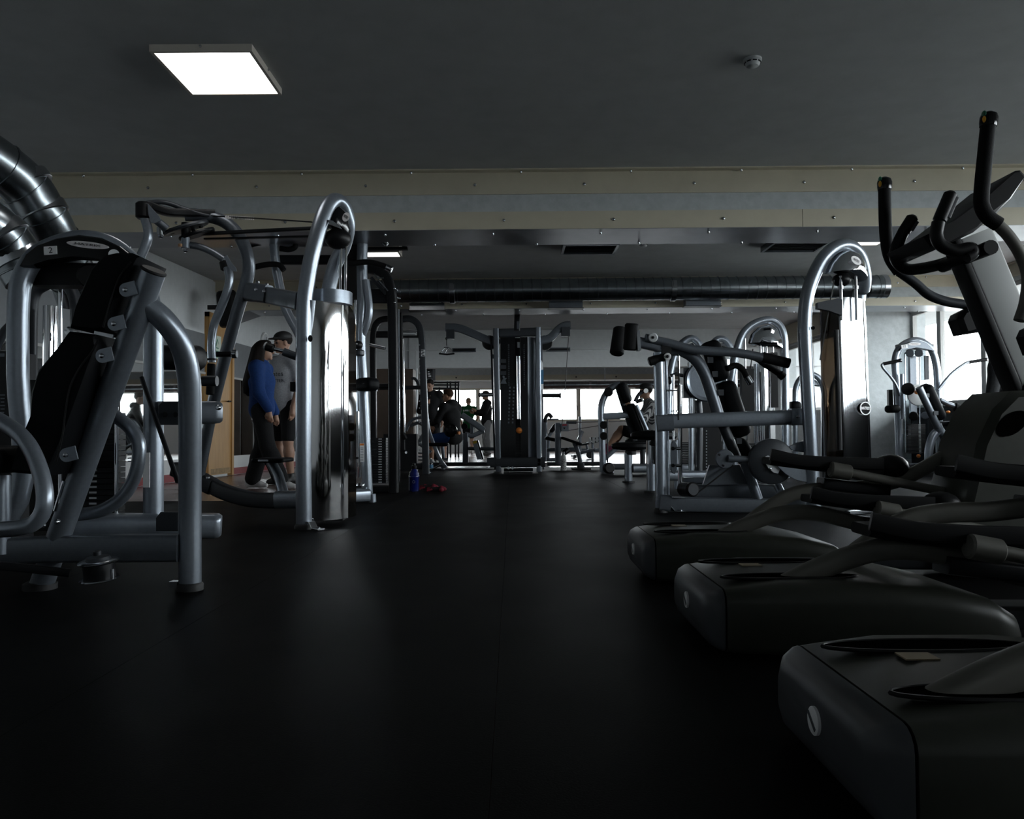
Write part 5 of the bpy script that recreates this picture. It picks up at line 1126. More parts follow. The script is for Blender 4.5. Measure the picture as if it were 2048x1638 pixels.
# ---- low row station right of the cable tower, and gear in the far hall
def low_row():
    Y = 13.55
    g = root('low_row_bench', V((P(1150, 930, Y).x, Y, 0)), 'silver low row bench with sagging black pads beside the spotted bottle', 'exercise machine')
    MB().rect([V((P(1116, 930, Y).x, Y, .08)), P(1116, 846, Y)], .10, .10, up=EY).build('front_post', dsilver, g)
    bx_ = MB().box(P(1129, 855, Y), .065, .07, .065).build('pulley_box', silver, g); MB().box(P(1129, 850, Y-.072), .04, .002, .012).build('red_label', redm, bx_); MB().prism(PP(Y-.073, (1126, 855), (1131, 855), (1128.5, 859)), (0, .002, 0)).build('arrow_mark', blackmetal, bx_)
    MB().tube([P(1136, 861, Y), P(1200, 851, Y+.2)], .006, 6).build('cable', cablem, g)
    MB().rect([V((P(1094, 928, Y).x, Y, .09)), V((P(1200, 927, Y).x, Y, .09))], .08, .07).build('base_rail', graphite, g)
    MB().pad(P(1122, 875, Y), P(1163, 889, Y), .32, .045, (0, 0, 1), .03).build('bench_pad', vinyl, g)
    MB().pad(P(1090, 876, Y+.3), P(1120, 882, Y+.3), .32, .06, (0, 0, 1), .03).build('bench_pad', vinyl, g)
    MB().rect([P(1150, 888, Y), P(1163, 890, Y), P(1188, 884, Y), P(1206, 880, Y)], .26, .03, fil=.1).build('foot_ramp', graphite, g)
    for k in range(3): MB().box(P(1180+k*7, 882-k*1.6, Y-.14), .02, .01, .045).build('ramp_rib', lgrey, g)
    MB().crect(PP(Y-.05, (1148, 885), (1154, 898), (1158, 912), (1161, 926)), .06, .07, up=EX).build('bent_leg', dsilver, g)
    MB().rect([P(1160, 906, Y-.05), P(1190, 899, Y-.05)], .05, .05).build('seat_brace', dsilver, g)
    MB().rect([P(1161, 926, Y-.08), V((P(1161, 938, Y).x, Y-.08, .02))], .12, .12, up=EY).build('rear_leg', graphite, g); MB().box(V((P(1161, 938, Y).x, Y-.08, .012)), .16, .1, .012).build('rubber_foot', rubber, g)
    MB().rect([P(1094, 900, Y+.2), P(1150, 898, Y+.2)], .06, .06).build('side_rail', dsilver, g)
    MB().cyl(P(1128, 906, Y-.1), P(1136, 900, Y-.05), .05, 14, .01).build('adjust_wheel', plastic, g)
low_row()
def far_bench():
    Y = 17.0
    g = root('incline_bench', V((P(1105, 905, Y).x, Y, 0)), 'dark incline bench with barbell hook seen just right of the cable tower', 'bench')
    MB().pad(P(1101, 864, Y), P(1113, 848, Y), .3, .09, V((-.6, 0, .8)), .04).build('back_pad', vinyl, g)
    MB().rect([P(1098, 872, Y), P(1112, 850, Y)], .06, .08, up=EX).build('back_frame', dsilver, g)
    MB().rect([V((P(1095, 900, Y).x, Y, .02)), P(1097, 872, Y)], .08, .08, up=EY).build('front_leg', dsilver, g)
    MB().crect(PP(Y, (1090, 845), (1092, 834), (1098, 829), (1104, 836)), .08, .10, up=EY).build('bar_hook', blackmetal, g); MB().rect([V((P(1090, 900, Y).x, Y, .02)), P(1090, 840, Y)], .09, .09, up=EY).build('rear_post', dsilver, g)
    MB().cyl(P(1095, 839, Y), P(1117, 839, Y), .02, 10).build('side_bar', dsilver, g)
    MB().rect([V((P(1088, 906, Y).x, Y, .05)), V((P(1130, 906, Y).x, Y, .05))], .08, .08).build('base_rail', dsilver, g)
    Y = 19.5
    g = root('barbell_rack', V((P(1160, 900, Y).x, Y, 0)), 'squat rack post with perforated top holding a barbell before the far windows', 'weight rack')
    MB().rect([V((P(1160, 900, Y).x, Y, 0)), P(1160, 833, Y)], .06, .09, up=EY).build('rack_post', dsilver, g); MB().rect([P(1157, 880, Y), P(1165, 862, Y)], .08, .1, up=EY).build('post_brace', dsilver, g)
    MB().rect([V((P(1130, 890, Y).x, Y, .2)), V((P(1200, 890, Y).x, Y, .2))], .08, .08).build('cross_rail', dsilver, g)
    MB().rect([V((P(1148, 905, Y).x, Y-.3, .05)), V((P(1148, 905, Y).x, Y+.5, .05))], .08, .08).build('base_rail', graphite, g)
    MB().cyl(V((P(1178, 905, Y).x, Y-.3, .09)), V((P(1178, 905, Y).x, Y-.2, .09)), .09, 18, .01).build('wheel', rubber, g); MB().cyl(V((P(1176, 905, Y).x, Y-.25, .09)), P(1172, 885, Y-.2), .03, 10).build('wheel_arm', dsilver, g)
    h = root('barbell', P(1160, 844, Y-.1), 'thin barbell resting across the squat rack before the far windows', 'barbell')
    MB().cyl(P(1134, 845, Y-.1), P(1262, 842, Y-.1), .014, 10).build('bar_shaft', steel, h); MB().cyl(P(1132, 845, Y-.1), P(1153, 845, Y-.1), .035, 12).build('bar_sleeve', graphite, h)
    Y = 16.5
    g = root('flat_bench', V((P(1190, 905, Y).x, Y, 0)), 'small dark flat bench behind the tricep machine post', 'bench')
    MB().pad(P(1180, 877, Y), P(1206, 876, Y), .3, .05, (0, 0, 1), .02).build('bench_pad', vinyl, g); MB().rect([V((P(1185, 905, Y).x, Y, 0)), P(1185, 879, Y)], .05, .05, up=EY).build('bench_leg', dsilver, g); MB().rect([V((P(1202, 905, Y).x, Y, 0)), P(1202, 879, Y)], .05, .05, up=EY).build('bench_leg', dsilver, g)
    # far pulley cage behind the people
    Y = 20.5
    g = root('cable_crossover_frame', V((P(880, 900, Y).x, Y, 0)), 'black cable crossover frame behind the two men in dark tops', 'exercise machine')
    for px in (895, 901, 911, 917): MB().rect([V((P(px, 900, Y).x, Y, 0)), P(px, 763, Y)], .045, .045, up=EY).build('upright', blackmetal, g)
    for py in (765, 770, 777): MB().rect([P(862, py, Y), P(919, py, Y)], .04, .04).build('top_rail', blackmetal, g)
    MB().rect([V((P(879, 900, Y).x, Y, 0)), P(879, 775, Y)], .04, .04, up=EY).build('upright', blackmetal, g)
    c = P(858, 748, 18.5)
    g = root('basket_sign', c, 'black and white framed picture hung above the man with phone', 'picture')
    MB().box(c, .085, .015, .11, (V((.97, .2, 0)), V((-.2, .97, 0)), EZ)).build('picture_frame', blackmetal, g)
    m = MB()
    for k in range(3): m.box(c+V((.02*(k-1), -.018, .05-.05*k)), .03, .002, .012)
    m.build('picture_print', white, g)
    for dx in (-.06, .06): MB().cyl(c+V((dx, 0, .11)), V((c.x+dx, c.y, 2.63)), .006, 6).build('hanging_wire', cablem, g)
far_bench()
def leg_press():
    Y = 14.2
    g = root('incline_leg_press', V((P(890, 930, Y).x, Y, 0)), 'silver plate loaded leg press with black seat where the hooded man leans', 'exercise machine')
    MB().rect(PP(Y, (923, 830), (948, 846), (968, 861)), .09, .11, fil=.05).build('sled_rail', silver, g)
    MB().rect(PP(Y, (968, 861), (945, 872), (930, 868)), .07, .08, fil=.05).build('sled_brace', silver, g)
    MB().rect([V((P(931, 928, Y).x, Y, .08)), P(931, 866, Y)], .10, .10, up=EY).build('front_post', dsilver, g); MB().rect([P(944, 868, Y), P(944, 848, Y)], .07, .07, up=EY).build('sled_post', dsilver, g)
    MB().crect([P(853, 826, Y-.5), P(857, 858, Y-.5), P(866, 885, Y-.5), P(878, 915, Y-.5), V((P(892, 945, Y-.5).x, Y-.5, .03))], .05, .06, up=EX).build('front_bow', silver, g)
    MB().crect(PP(Y-.2, (812, 862), (818, 848), (828, 838), (848, 835), (858, 842)), .05, .07, up=EY).build('rear_bow', dsilver, g)
    MB().ctube(PP(Y-.2, (820, 852), (838, 846), (850, 858), (840, 880), (828, 900)), .03, 12).build('side_tube', dsilver, g)
    MB().tube(PP(Y-.2, (827, 880), (845, 892), (862, 905)), .03, 12).build('side_tube', silver, g)
    for py in (905, 912, 919): MB().rect(PP(Y-.1, (826, py), (850, py+2)), .05, .025).build('step_rail', dsilver, g)
    MB().pad(P(850, 889, Y-.4), P(897, 889, Y-.4), .3, .06, (0, 0, 1), .03).build('seat', vinyl, g)
    MB().tube(PP(Y-.4, (870, 893), (889, 945)), .03, 12).build('seat_leg', silver, g); MB().tube(PP(Y-.4, (885, 893), (887, 917), (896, 919)), .03, 12).build('seat_leg', dsilver, g)
    MB().lathe(P(901, 861, Y-.25), NY, [(.10, -.03), (.118, -.02), (.118, .02), (.10, .03), (.03, .03)], 26).build('weight_plate', gloss, g)
    MB().lathe(P(929, 853, Y), NY, [(.05, -.02), (.06, 0), (.05, .02)], 18).build('small_plate', plastic, g)
    MB().cyl(P(915, 866, Y-.2), P(919, 866, Y-.25), .03, 14, .006).build('lock_knob', orange, g)
    MB().rect([P(936, 897, Y), P(995, 898, Y)], .05, .06).build('rear_rail', dsilver, g); MB().rect([V((P(842, 928, Y).x, Y, .07)), V((P(992, 926, Y).x, Y, .07))], .09, .07).build('base_rail', graphite, g)
    fp = MB().prism([P(945, 882, Y-.1), P(953, 880, Y-.1), P(964, 918, Y-.1), P(955, 919, Y-.1)], (.0, .3, 0)).build('foot_plate', silver, g); MB().prism([P(945.5, 883, Y-.26), P(953, 881, Y-.26), P(954, 886, Y-.26), P(947, 888, Y-.26)], (0, .004, 0)).build('yellow_label', yellow, fp)
    MB().prism([P(953, 880, Y), P(957, 881, Y), P(968, 918, Y), P(963, 919, Y)], (0, .34, 0)).build('plate_backing', blackmetal, g)
    MB().tube(PP(Y-.45, (862, 940), (880, 930), (893, 932)), .014, 8).build('floor_brace', steel, g)
    MB().ctube(PP(15.6, (823, 758), (829, 757), (835, 764), (838, 773)), .03, 10).build('roller_arm', graphite, g)
leg_press()
# ---- ellipticals
def section_loft(secs, n=10):
    m = MB(); rings = []
    for x, yc, hw, z0, z1, r in secs:
        prof = []
        w, h = hw*2, z1-z0; rb = .02
        for cx, cz, a0, rad in ((hw-r, z1-r, 0, r), (-hw+r, z1-r, 90, r), (-hw+rb, z0+rb, 180, rb), (hw-rb, z0+rb, 270, rb)):
            for i in range(5):
                a = math.radians(a0+90*i/4); prof.append(V((x, yc+cx+rad*math.cos(a), cz+z0*0+rad*math.sin(a))))
        rings.append(m.ring(prof))
    for a, b in zip(rings, rings[1:]): m.bridge(a, b)
    m.f.append(tuple(reversed(rings[0]))); m.f.append(tuple(rings[-1])); return m
def elliptical(yc, label, phase, full=True, lodx=0.0, ped=(1.13, 1.20)):
    g = root('elliptical_trainer', V((.5, yc, 0)), label, 'elliptical trainer', None)
    A = lambda x, y, z: V((x, yc+y, z))
    section_loft([(.568, yc, .243, .015, .180, .036), (.60, yc, .25, .012, .184, .04), (.72, yc, .262, .01, .198, .05), (.95, yc, .265, .01, .198, .055), (1.15, yc, .262, .01, .18, .055), (1.28, yc, .255, .01, .15, .05), (1.34, yc, .245, .02, .11, .04), (1.355, yc, .23, .03, .07, .02)]).build('rear_hood', hoodm, g)
    e = section_loft([(.515, yc, .195, .06, .145, .03), (.53, yc, .222, .03, .168, .035), (.553, yc, .24, .018, .178, .035), (.563, yc, .242, .016, .180, .035)]).build('hood_end', hoodend, g)
    section_loft([(.562, yc, .239, .016, .177, .034), (.569, yc, .239, .016, .177, .034)]).build('hood_seam', void, g)
    c = A(.514, 0, .108)
    bd = MB().lathe(c, -EX, [(.024, -.006), (.024, .004), (.021, .006)], 24).build('round_badge', white, g)
    MB().box(c+V((-.0065, 0, 0)), .0008, .019, .0035, (EX, V((0, .8, .6)), V((0, -.6, .8)))).build('badge_mark', dsilver, bd)
    lb = MB().box(A(.72, .06, .1995), .03, .022, .0012).build('hood_label', MATS['pale_sticker'] if 'pale_sticker' in MATS else mat('pale_sticker', (.22, .17, .10), .5), g)
    for s in (-1, 1):
        pts = [A(.60+.17+.19*math.cos(t)*1.0, s*.135+.042*math.sin(t), .1985) for t in [2*math.pi*i/24 for i in range(24)]]
        MB().prism(pts, (0, 0, .003)).build('slot_shade_plate', void, g)  # flat plate on the hood; the slot's inner shade is its black colour
        MB().tube(pts+[pts[0]], .004, 6).build('slot_rim', plastic, g)
        up = (phase*s) > 0
        hi = [(.80, .13), (.98, .165), (1.10, .245), (1.22, .32), (1.34, .345), (1.52, .352), (1.72, .39), (1.95, .51), (2.17, .635)]
        lo = [(q+lodx, w) for q, w in ((.60, .12), (.70, .175), (.82, .23), (.95, .268), (1.08, .268), (1.22, .235), (1.36, .195), (1.55, .165), (1.8, .18), (2.15, .26))]
        ar = MB().sweep(spline([A(x, s*.125, z) for x, z in (hi if up else lo)]), rr(.05, .062, .02), up=EZ).build('foot_arm', elgrey, g)
        x0, zz = (ped[0], .475) if up else (ped[1], .33)
        dx = .0 if up else .03
        pd = MB(); prof = [(x0, .055), (x0+.05, .035), (x0+.2, .015), (x0+.34, .005), (x0+.45, .012), (x0+.5, .03)]
        pd.sweep([A(x, s*.14, zz-(x-x0)*.10+.0) for x, _ in prof], rr(.16, .05, .02), up=EZ, scales=[(.8, .6), (.95, .8), (1, 1), (1, 1), (.9, 1.1), (.6, .8)])
        p = pd.build('foot_pedal', foam, g)
        MB().sweep(spline([A(x0-.01, s*.14-.085, zz+.03), A(x0+.15, s*.14-.085, zz+.0), A(x0+.48, s*.14-.085, zz-.015)]), rr(.012, .05, .004), up=EZ).build('pedal_rim', plastic, p)
        MB().ell(A(x0+.55, s*.14, zz-.03), .075, .075, .055).build('pedal_toe', plastic, p)
        MB().sweep([A(x0+.23, s*.125, zz-.10), A(x0+.52, s*.125, zz-.135)], rr(.09, .05, .01), up=EZ).build('pedal_carrier', blackmetal, g)
        MB().cyl(A(x0+.24, s*.14-.1, zz-.035), A(x0+.33, s*.14-.1, zz-.052), .034, 16, .006).build('link_end', elgrey, g)
        MB().tube([A(x0+.31, s*.14-.1, zz-.048), A(x0+.83, s*.14-.1, zz-.155)], .020, 14).build('link_rod', elgrey, g)
        MB().box(A(x0+.86, s*.14-.1, zz-.16), .05, .035, .03).build('rod_joint', plastic, g)
    MB().rect([A(1.30, 0, .06), A(2.3, 0, .05)], .12, .07, r=.015).build('frame_rail', graphite, g)
    # front shroud with mast, console and handles
    fs = MB(); sec = [(1.86, .05, .10), (1.875, .30, .135), (1.93, .54, .15), (2.0, .66, .15), (2.10, .76, .14), (2.45, .775, .14), (2.62, .60, .13), (2.66, .05, .10)]
    prof = [V((1.83, 0, .02)), V((1.845, 0, .30)), V((1.90, 0, .55)), V((1.97, 0, .69)), V((2.05, 0, .765)), V((2.45, 0, .775)), V((2.62, 0, .62)), V((2.68, 0, .02))]
    fs.prism([p+V((0, yc, 0)) for p in prof], (0, .34, 0), .03); f = fs.build('front_shroud', hoodm, g)
    MB().prism([A(2.30, -.172, .10), A(2.27, -.172, .45), A(2.32, -.172, .72), A(2.45, -.172, .74), A(2.56, -.172, .60), A(2.58, -.172, .10)], (0, .008, 0)).build('side_panel', ellight, f)
    for s in (-1, 1): 
        MB().prism([A(2.03+.06*math.cos(t)-.02*math.sin(t), s*.173, .63+.035*math.sin(t)+.04*math.cos(t)) for t in [2*math.pi*i/20 for i in range(20)]], (0, .004, 0)).build('port_shade_plate', void, f)  # flat oval, no hole: shade inside the arm opening painted black
    MB().ell(A(2.33, 0, .76), .2, .13, .12).build('drive_dome', plastic, g)
    MB().cyl(A(2.5, -.3, .05), A(2.5, .3, .05), .04, 16).build('front_foot', plastic, g)
    MB().rect([A(2.30, 0, .62), A(2.18, 0, .92), A(1.975, 0, 1.44)], .10, .15, up=EX, r=.012).build('mast', ellight, g)
    MB().rect([A(2.215, 0, .60), A(2.095, 0, .90), A(1.892, 0, 1.42)], .10, .035, up=EX, r=.008).build('mast_trim', plastic, g)
    con = [(1836, 478), (1885, 452), (1960, 395), (2018, 348), (2028, 347), (2038, 358), (2010, 402), (1970, 440), (1935, 470), (1875, 498), (1850, 498)]
    hx = 0 if full else .32
    cq = lambda q: [P(x, y, 3.3)+V((hx, yc-3.3, 0)) for x, y in q]
    cpts = cq(con)
    cs = MB().prism(cpts, (0, .36, 0), .02).build('console', plastic, g)
    sc = cq(((1898, 443), (1962, 394), (2016, 350), (2020, 352), (1966, 398), (1902, 447)))
    MB().prism(sc, (0, .30, 0)).build('console_screen', gloss, cs)
    MB().prism(cq(((2036, 358), (2039, 360), (2012, 404), (1972, 443), (1968, 441), (2008, 402))), (0, .30, 0)).build('console_back', ellight, cs)
    def tr(Y, *pts): return [P(x, y, p[0] if p else Y)+V((hx, yc-3.4, 0)) for x, y, *p in pts]
    # moving handles: far and near
    for nm, Yh, top, low in (('far', 3.72, [(1773, 362), (1774, 430), (1777, 480), (1785, 515), (1803, 542)], [(1803, 542), (1835, 565), (1862, 588), (1895, 601), (1935, 608), (1962, 616)]),
                          ('near', 3.08, [(1984, 232), (1977, 300), (1969, 385), (1971, 412), (1983, 432), (2003, 446)], [(1998, 443), (2024, 470), (2048, 508), (2062, 550), (2058, 600), (2046, 640)])):
        MB().ctube(tr(Yh, *top), .0285, 18).build('handle_grip', foam, g)
        MB().ctube(tr(Yh, *low), .0225, 16).build('handle_arm', elgrey if nm == 'near' else graphite, g)
        a, b = tr(Yh, top[0])[0], tr(Yh, top[1])[0]; d = (a-b).normalized()
        cp = MB().sweep([a-d*.035, a-d*.02, a, a+d*.015, a+d*.024], circ(.033, 18), scales=[(.93, .93), (1, 1), (1, 1), (.85, .85), (.4, .4)]).build('grip_cap', gloss, g)
        MB().ell(a+V((-.027, -.012, -.012)), .006, .012, .016).build('orange_button', mat('amber_button', (.8, .38, .02), .4) if 'amber_button' not in MATS else MATS['amber_button'], cp)
        MB().ell(a+V((-.027, -.012, .012)), .006, .014, .012).build('green_button', greenm, cp)
        h = tr(Yh, (1962, 640) if nm == 'far' else (2115, 672))[0]
        hb = MB(); hb.prism([h+V(q) for q in ((-.125, 0, .0), (-.11, 0, .03), (-.05, 0, .06), (.04, 0, .078), (.12, 0, .07), (.15, 0, .02), (.13, 0, -.03), (.03, 0, -.05), (-.10, 0, -.07))], (0, .12, 0), .022)
        q = hb.build('pivot_cover', plastic, g); MB().cyl(h+V((.075, -.07, .0)), h+V((.075, .07, .0)), .045, 18).build('pivot_hub', hoodend, q)
    # fixed bars
    MB().ctube(tr(3.55, (1935, 505), (1900, 522), (1860, 533), (1822, 537), (1803, 527), (1794, 508), (1800, 485), (1812, 460)), .0255, 16).build('fixed_bar', plastic, g)
    MB().ctube(tr(3.2, (1938, 512), (1951, 504), (1946, 494), (1915, 499), (1888, 488), (1878, 468), (1882, 442)), .0255, 16).build('fixed_bar', plastic, g)
    for Yh, a, b in ((3.55, (1809, 466), (1832, 430)), (3.2, (1882, 444), (1909, 381))):
        p, q = tr(Yh, a)[0], tr(Yh, b)[0]; d = (q-p).normalized()
        gr = MB().cyl(p, q, .027, 18, .012).build('pulse_grip', plastic, g)
        n = d.cross(EY).normalized()
        MB().sweep([p+d*.03-n*.018+V((0, -.016, 0)), q-d*.02-n*.018+V((0, -.016, 0))], rr(.024, .012, .004), up=NY).build('pulse_sensor', hoodend, gr)
        MB().sweep([p+d*.03+n*.020+V((0, -.0, 0)), q-d*.02+n*.020], rr(.012, .018, .004), up=NY).build('pulse_sensor', ellight, gr)
    MB().cyl(tr(3.35, (1937, 512))[0]+V((0, -.18, 0)), tr(3.35, (1937, 512))[0]+V((0, .18, 0)), .03, 14).build('bar_clamp', plastic, g)
    return g
elliptical(3.42, 'elliptical trainer furthest from the camera in its row, its handles and console in view', 1, True, .16)
elliptical(2.38, 'middle elliptical trainer of the row on the right, low foot arms', 1, False, .07, (1.36, .97))
elliptical(1.38, 'elliptical trainer nearest the camera, big olive hood in the corner', 1, False, -.04, (1.36, 1.3))
# ------------------------------------------------------------------ people: smooth-union bodies, clothes as children
def surf(prims, res, pad_=.04):
    lo = np.array([1e9]*3); hi = -lo
    for p in prims:
        if p[0] == 'cap':
            r = max(p[3], p[4]); 
            for q in (p[1], p[2]): lo = np.minimum(lo, np.array(q)-r); hi = np.maximum(hi, np.array(q)+r)
        else: r = max(p[2]); lo = np.minimum(lo, np.array(p[1])-r); hi = np.maximum(hi, np.array(p[1])+r)
    lo -= pad_; hi += pad_
    n = np.ceil((hi-lo)/res).astype(int)+1
    gx = [lo[i]+res*np.arange(n[i]) for i in range(3)]
    D = np.full(n, .3, np.float32)
    for p in prims:
        k = p[5] if p[0] == 'cap' else p[4]
        m = k+res*3+.03
        if p[0] == 'cap':
            a, b = np.array(p[1]), np.array(p[2]); r = max(p[3], p[4]); l_, h_ = np.minimum(a, b)-r-m, np.maximum(a, b)+r+m
        else:
            a = np.array(p[1]); r = max(p[2]); l_, h_ = a-r-m, a+r+m
        s = []
        for i in range(3):
            i0 = max(0, int((l_[i]-lo[i])/res)); i1 = min(n[i], int((h_[i]-lo[i])/res)+2); s.append(slice(i0, i1))
        X, Y_, Z_ = np.meshgrid(gx[0][s[0]], gx[1][s[1]], gx[2][s[2]], indexing='ij')
        if p[0] == 'cap':
            d = b-a; L = max(d.dot(d), 1e-9)
            t = np.clip(((X-a[0])*d[0]+(Y_-a[1])*d[1]+(Z_-a[2])*d[2])/L, 0, 1)
            q = np.sqrt((X-a[0]-t*d[0])**2+(Y_-a[1]-t*d[1])**2+(Z_-a[2]-t*d[2])**2)-(p[3]+(p[4]-p[3])*t)
        else:
            R = np.array(p[3]); rx = np.array(p[2])
            dx = np.stack([X-a[0], Y_-a[1], Z_-a[2]]); loc = np.tensordot(R.T, dx, 1)
            k1 = np.sqrt(sum((loc[i]/rx[i])**2 for i in range(3))); k2 = np.sqrt(sum((loc[i]/rx[i]**2)**2 for i in range(3)))
            q = k1*(k1-1)/np.maximum(k2, 1e-6)
        o = D[s[0], s[1], s[2]]
        h = np.clip(.5+.5*(o-q)/k, 0, 1)
        D[s[0], s[1], s[2]] = o*(1-h)+q*h-k*h*(1-h)
    # surface nets
    ins = D < 0
    c = [ins[a:n[0]-1+a, b:n[1]-1+b, d:n[2]-1+d] for a in (0, 1) for b in (0, 1) for d in (0, 1)]
    cnt = sum(x.astype(np.int8) for x in c); act = (cnt > 0) & (cnt < 8)
    idx = np.full(act.shape, -1, np.int64); ids = np.argwhere(act); idx[act] = np.arange(len(ids))
    acc = np.zeros((len(ids), 3)); num = np.zeros(len(ids))
    cor = [(a, b, d) for a in (0, 1) for b in (0, 1) for d in (0, 1)]
    dv = np.stack([D[ids[:, 0]+a, ids[:, 1]+b, ids[:, 2]+d] for a, b, d in cor])
    for i in range(8):
        for j in range(i+1, 8):
            if sum(abs(cor[i][q]-cor[j][q]) for q in range(3)) != 1: continue
            x = (dv[i] < 0) != (dv[j] < 0); t = np.where(x, dv[i]/np.where(x, dv[i]-dv[j], 1), 0)
            for q in range(3): acc[:, q] += np.where(x, cor[i][q]+t*(cor[j][q]-cor[i][q]), 0)
            num += x
    vs = lo+res*(ids+acc/num[:, None])
    faces = []
    for ax in range(3):
        s0 = [slice(1, n[i]-1) for i in range(3)]; s1 = list(s0); s0[ax] = slice(0, n[ax]-1); s1[ax] = slice(1, n[ax])
        A, B = ins[tuple(s0)], ins[tuple(s1)]; e = np.argwhere(A != B)
        off = [1, 1, 1]; off[ax] = 0; g = e+np.array(off); u, v = [(1, 2), (2, 0), (0, 1)][ax]
        q = []
        for du, dv_ in ((-1, -1), (0, -1), (0, 0), (-1, 0)):
            h = g.copy(); h[:, u] += du; h[:, v] += dv_; q.append(idx[h[:, 0], h[:, 1], h[:, 2]])
        q = np.stack(q, 1); inv = ~A[tuple(e.T)]; q[inv] = q[inv][:, ::-1]; faces.append(q)
    return vs, np.concatenate(faces)
def blob(name, prims, res, m, parent, xf, label=None):
    vs, fs = surf(prims, res)
    w = woff(parent)
    M = np.array(xf.to_3x3()); vs = vs@M.T+np.array(xf.translation)-np.array(w)
    me = bpy.data.meshes.new(name); me.from_pydata(vs.tolist(), [], fs.tolist()); me.validate(); me.materials.append(m)
    me.polygons.foreach_set('use_smooth', [True]*len(me.polygons))
    o = bpy.data.objects.new(name, me); link(o, parent, w)
    if label: o['label'] = label
    return o
I3 = ((1, 0, 0), (0, 1, 0), (0, 0, 1))
def person(label, loc, yaw, h, top, legs, skin=(.32, .18, .12), hair=(.012, .009, .008), shoe=(.55, .55, .55), J=None, res=.012, female=False, sleeves='long', shorts=False, hood=False, longhair=False, cap=None, shortsleeve_skin=True, headdir=None, extra=None, hide_legs=False, glasses=False):
    k = h/1.75
    j = dict(pel=(0, 0, .95), ch=(0, 0, 1.27), nk=(0, -.01, 1.47), hd=(0, .025, 1.635), hl=(-.09, 0, .92), hr=(.09, 0, .92), kl=(-.10, .02, .50), kr=(.10, .02, .50), al=(-.10, -.02, .085), ar=(.10, -.02, .085),
             sl=(-.18, -.01, 1.42), sr=(.18, -.01, 1.42), el=(-.24, -.03, 1.13), er=(.24, -.03, 1.13), wl=(-.25, .06, .89), wr=(.25, .06, .89), fl=(0, 1, 0), fr=(0, 1, 0), hf=(0, 1, 0), hdl=(0, .1, -1), hdr=(0, .1, -1))
    if J: j.update(J)
    j = {a: np.array(b, float) for a, b in j.items()}
    xf = Matrix.Translation(V(loc)) @ Matrix.Rotation(yaw, 4, 'Z') @ Matrix.Scale(k, 4)
    g = root('person', loc, label, 'person')
    skm = mat('skin_%d' % len(MATS), skin, .55); 
    wm = .9 if female else 1.0
    C = lambda a, b, r0, r1, kk=.03: ('cap', tuple(a), tuple(b), r0, r1, kk)
    def torso(o=0.0, kk=.05):
        pr = [('ell', tuple(j['pel']), (.155*wm+.01*female+o, .11+o, .12+o), I3, kk), C(j['pel'], j['ch'], .115*wm+o, .135*wm+o, kk)]
        sv = j['sr']-j['sl']; 
        pr += [C(j['ch']+sv*-.22, j['ch']+sv*.22, .105*wm+o, .105*wm+o, kk), C(j['sl']*.92+j['nk']*.08, j['sr']*.92+j['nk']*.08, .062+o, .062+o, kk), C(j['ch'], j['nk'], .10+o, .06+o, kk)]
        return pr
    def arm(s, o=0.0, to=1.0, kk=.03, fore=True):
        S_, E_, W_ = j['s'+s], j['e'+s], j['w'+s]
        pr = [C(S_, S_+(E_-S_)*(1 if fore else to), .056+o, .043+o, kk)]
        if fore: pr.append(C(E_, E_+(W_-E_)*to, .043+o, .030+o*.9, kk))
        return pr
    def leg(s, o=0.0, to=1.0, kk=.035, shin=True, flare=0.0):
        H_, K_, A_ = j['h'+s], j['k'+s], j['a'+s]
        pr = [C(H_, H_+(K_-H_)*(1 if shin else to), .088+o, .056+o, kk)]
        if shin: pr += [C(K_, K_+(A_-K_)*.35*min(1, to/.35), .055+o, .056+o+flare*.3, kk), C(K_+(A_-K_)*.3, K_+(A_-K_)*to, .056+o+flare*.3, .036+o+flare, kk)]
        return pr
    hd = j['hd']; hf = j['hf']/np.linalg.norm(j['hf']); side = np.cross(hf, (0, 0, 1)); side /= np.linalg.norm(side); up = np.cross(side, hf)
    R = tuple(zip(side, hf, up)); 
    at = lambda x, y, z: tuple(hd+side*x+hf*y+up*z)
    body = torso(-.008)+[C(j['nk'], hd-up*.05-hf*.01, .055, .05, .03)]
    body += [('ell', at(0, -.008, .03), (.074, .094, .092), R, .03), ('ell', at(0, .022, -.035), (.058, .07, .075), R, .03), ('ell', at(0, .075, -.09), (.026, .022, .02), R, .02),
             C(at(0, .083, .018), at(0, .108, -.022), .010, .015, .012), C(at(-.022, .085, -.058), at(.022, .085, -.058), .009, .009, .010), C(at(-.045, .077, .03), at(.045, .077, .03), .012, .012, .015),
             ('ell', at(-.076, -.005, .0), (.010, .022, .034), R, .01), ('ell', at(.076, -.005, .0), (.010, .022, .034), R, .01)]
    for s, sg_ in (('l', -1), ('r', 1)):
        body += arm(s)+leg(s)
        W_ = j['w'+s]; d = j['hd'+s]/np.linalg.norm(j['hd'+s]); sd = np.array((sg_*1.0, 0, 0)); sd = sd-d*sd.dot(d); sd /= max(np.linalg.norm(sd), 1e-6); fw = np.cross(d, sd)*sg_
        body += [C(W_, W_+d*.08, .028, .034, .02)]
        for q, ln in ((-.028, .07), (-.009, .082), (.010, .076), (.027, .058)):
            b0 = W_+d*.085+fw*q; body += [C(b0, b0+d*ln*.55-sd*.006, .0105, .0095, .006), C(b0+d*ln*.55-sd*.006, b0+d*ln*.92-sd*.028, .0095, .008, .006)]
        tb = W_+d*.03+fw*-.03*-1; body += [C(W_+d*.03+fw*.022, W_+d*.075+fw*.052-sd*.015, .013, .0105, .008), C(W_+d*.075+fw*.052-sd*.015, W_+d*.105+fw*.05-sd*.02, .0105, .009, .006)]
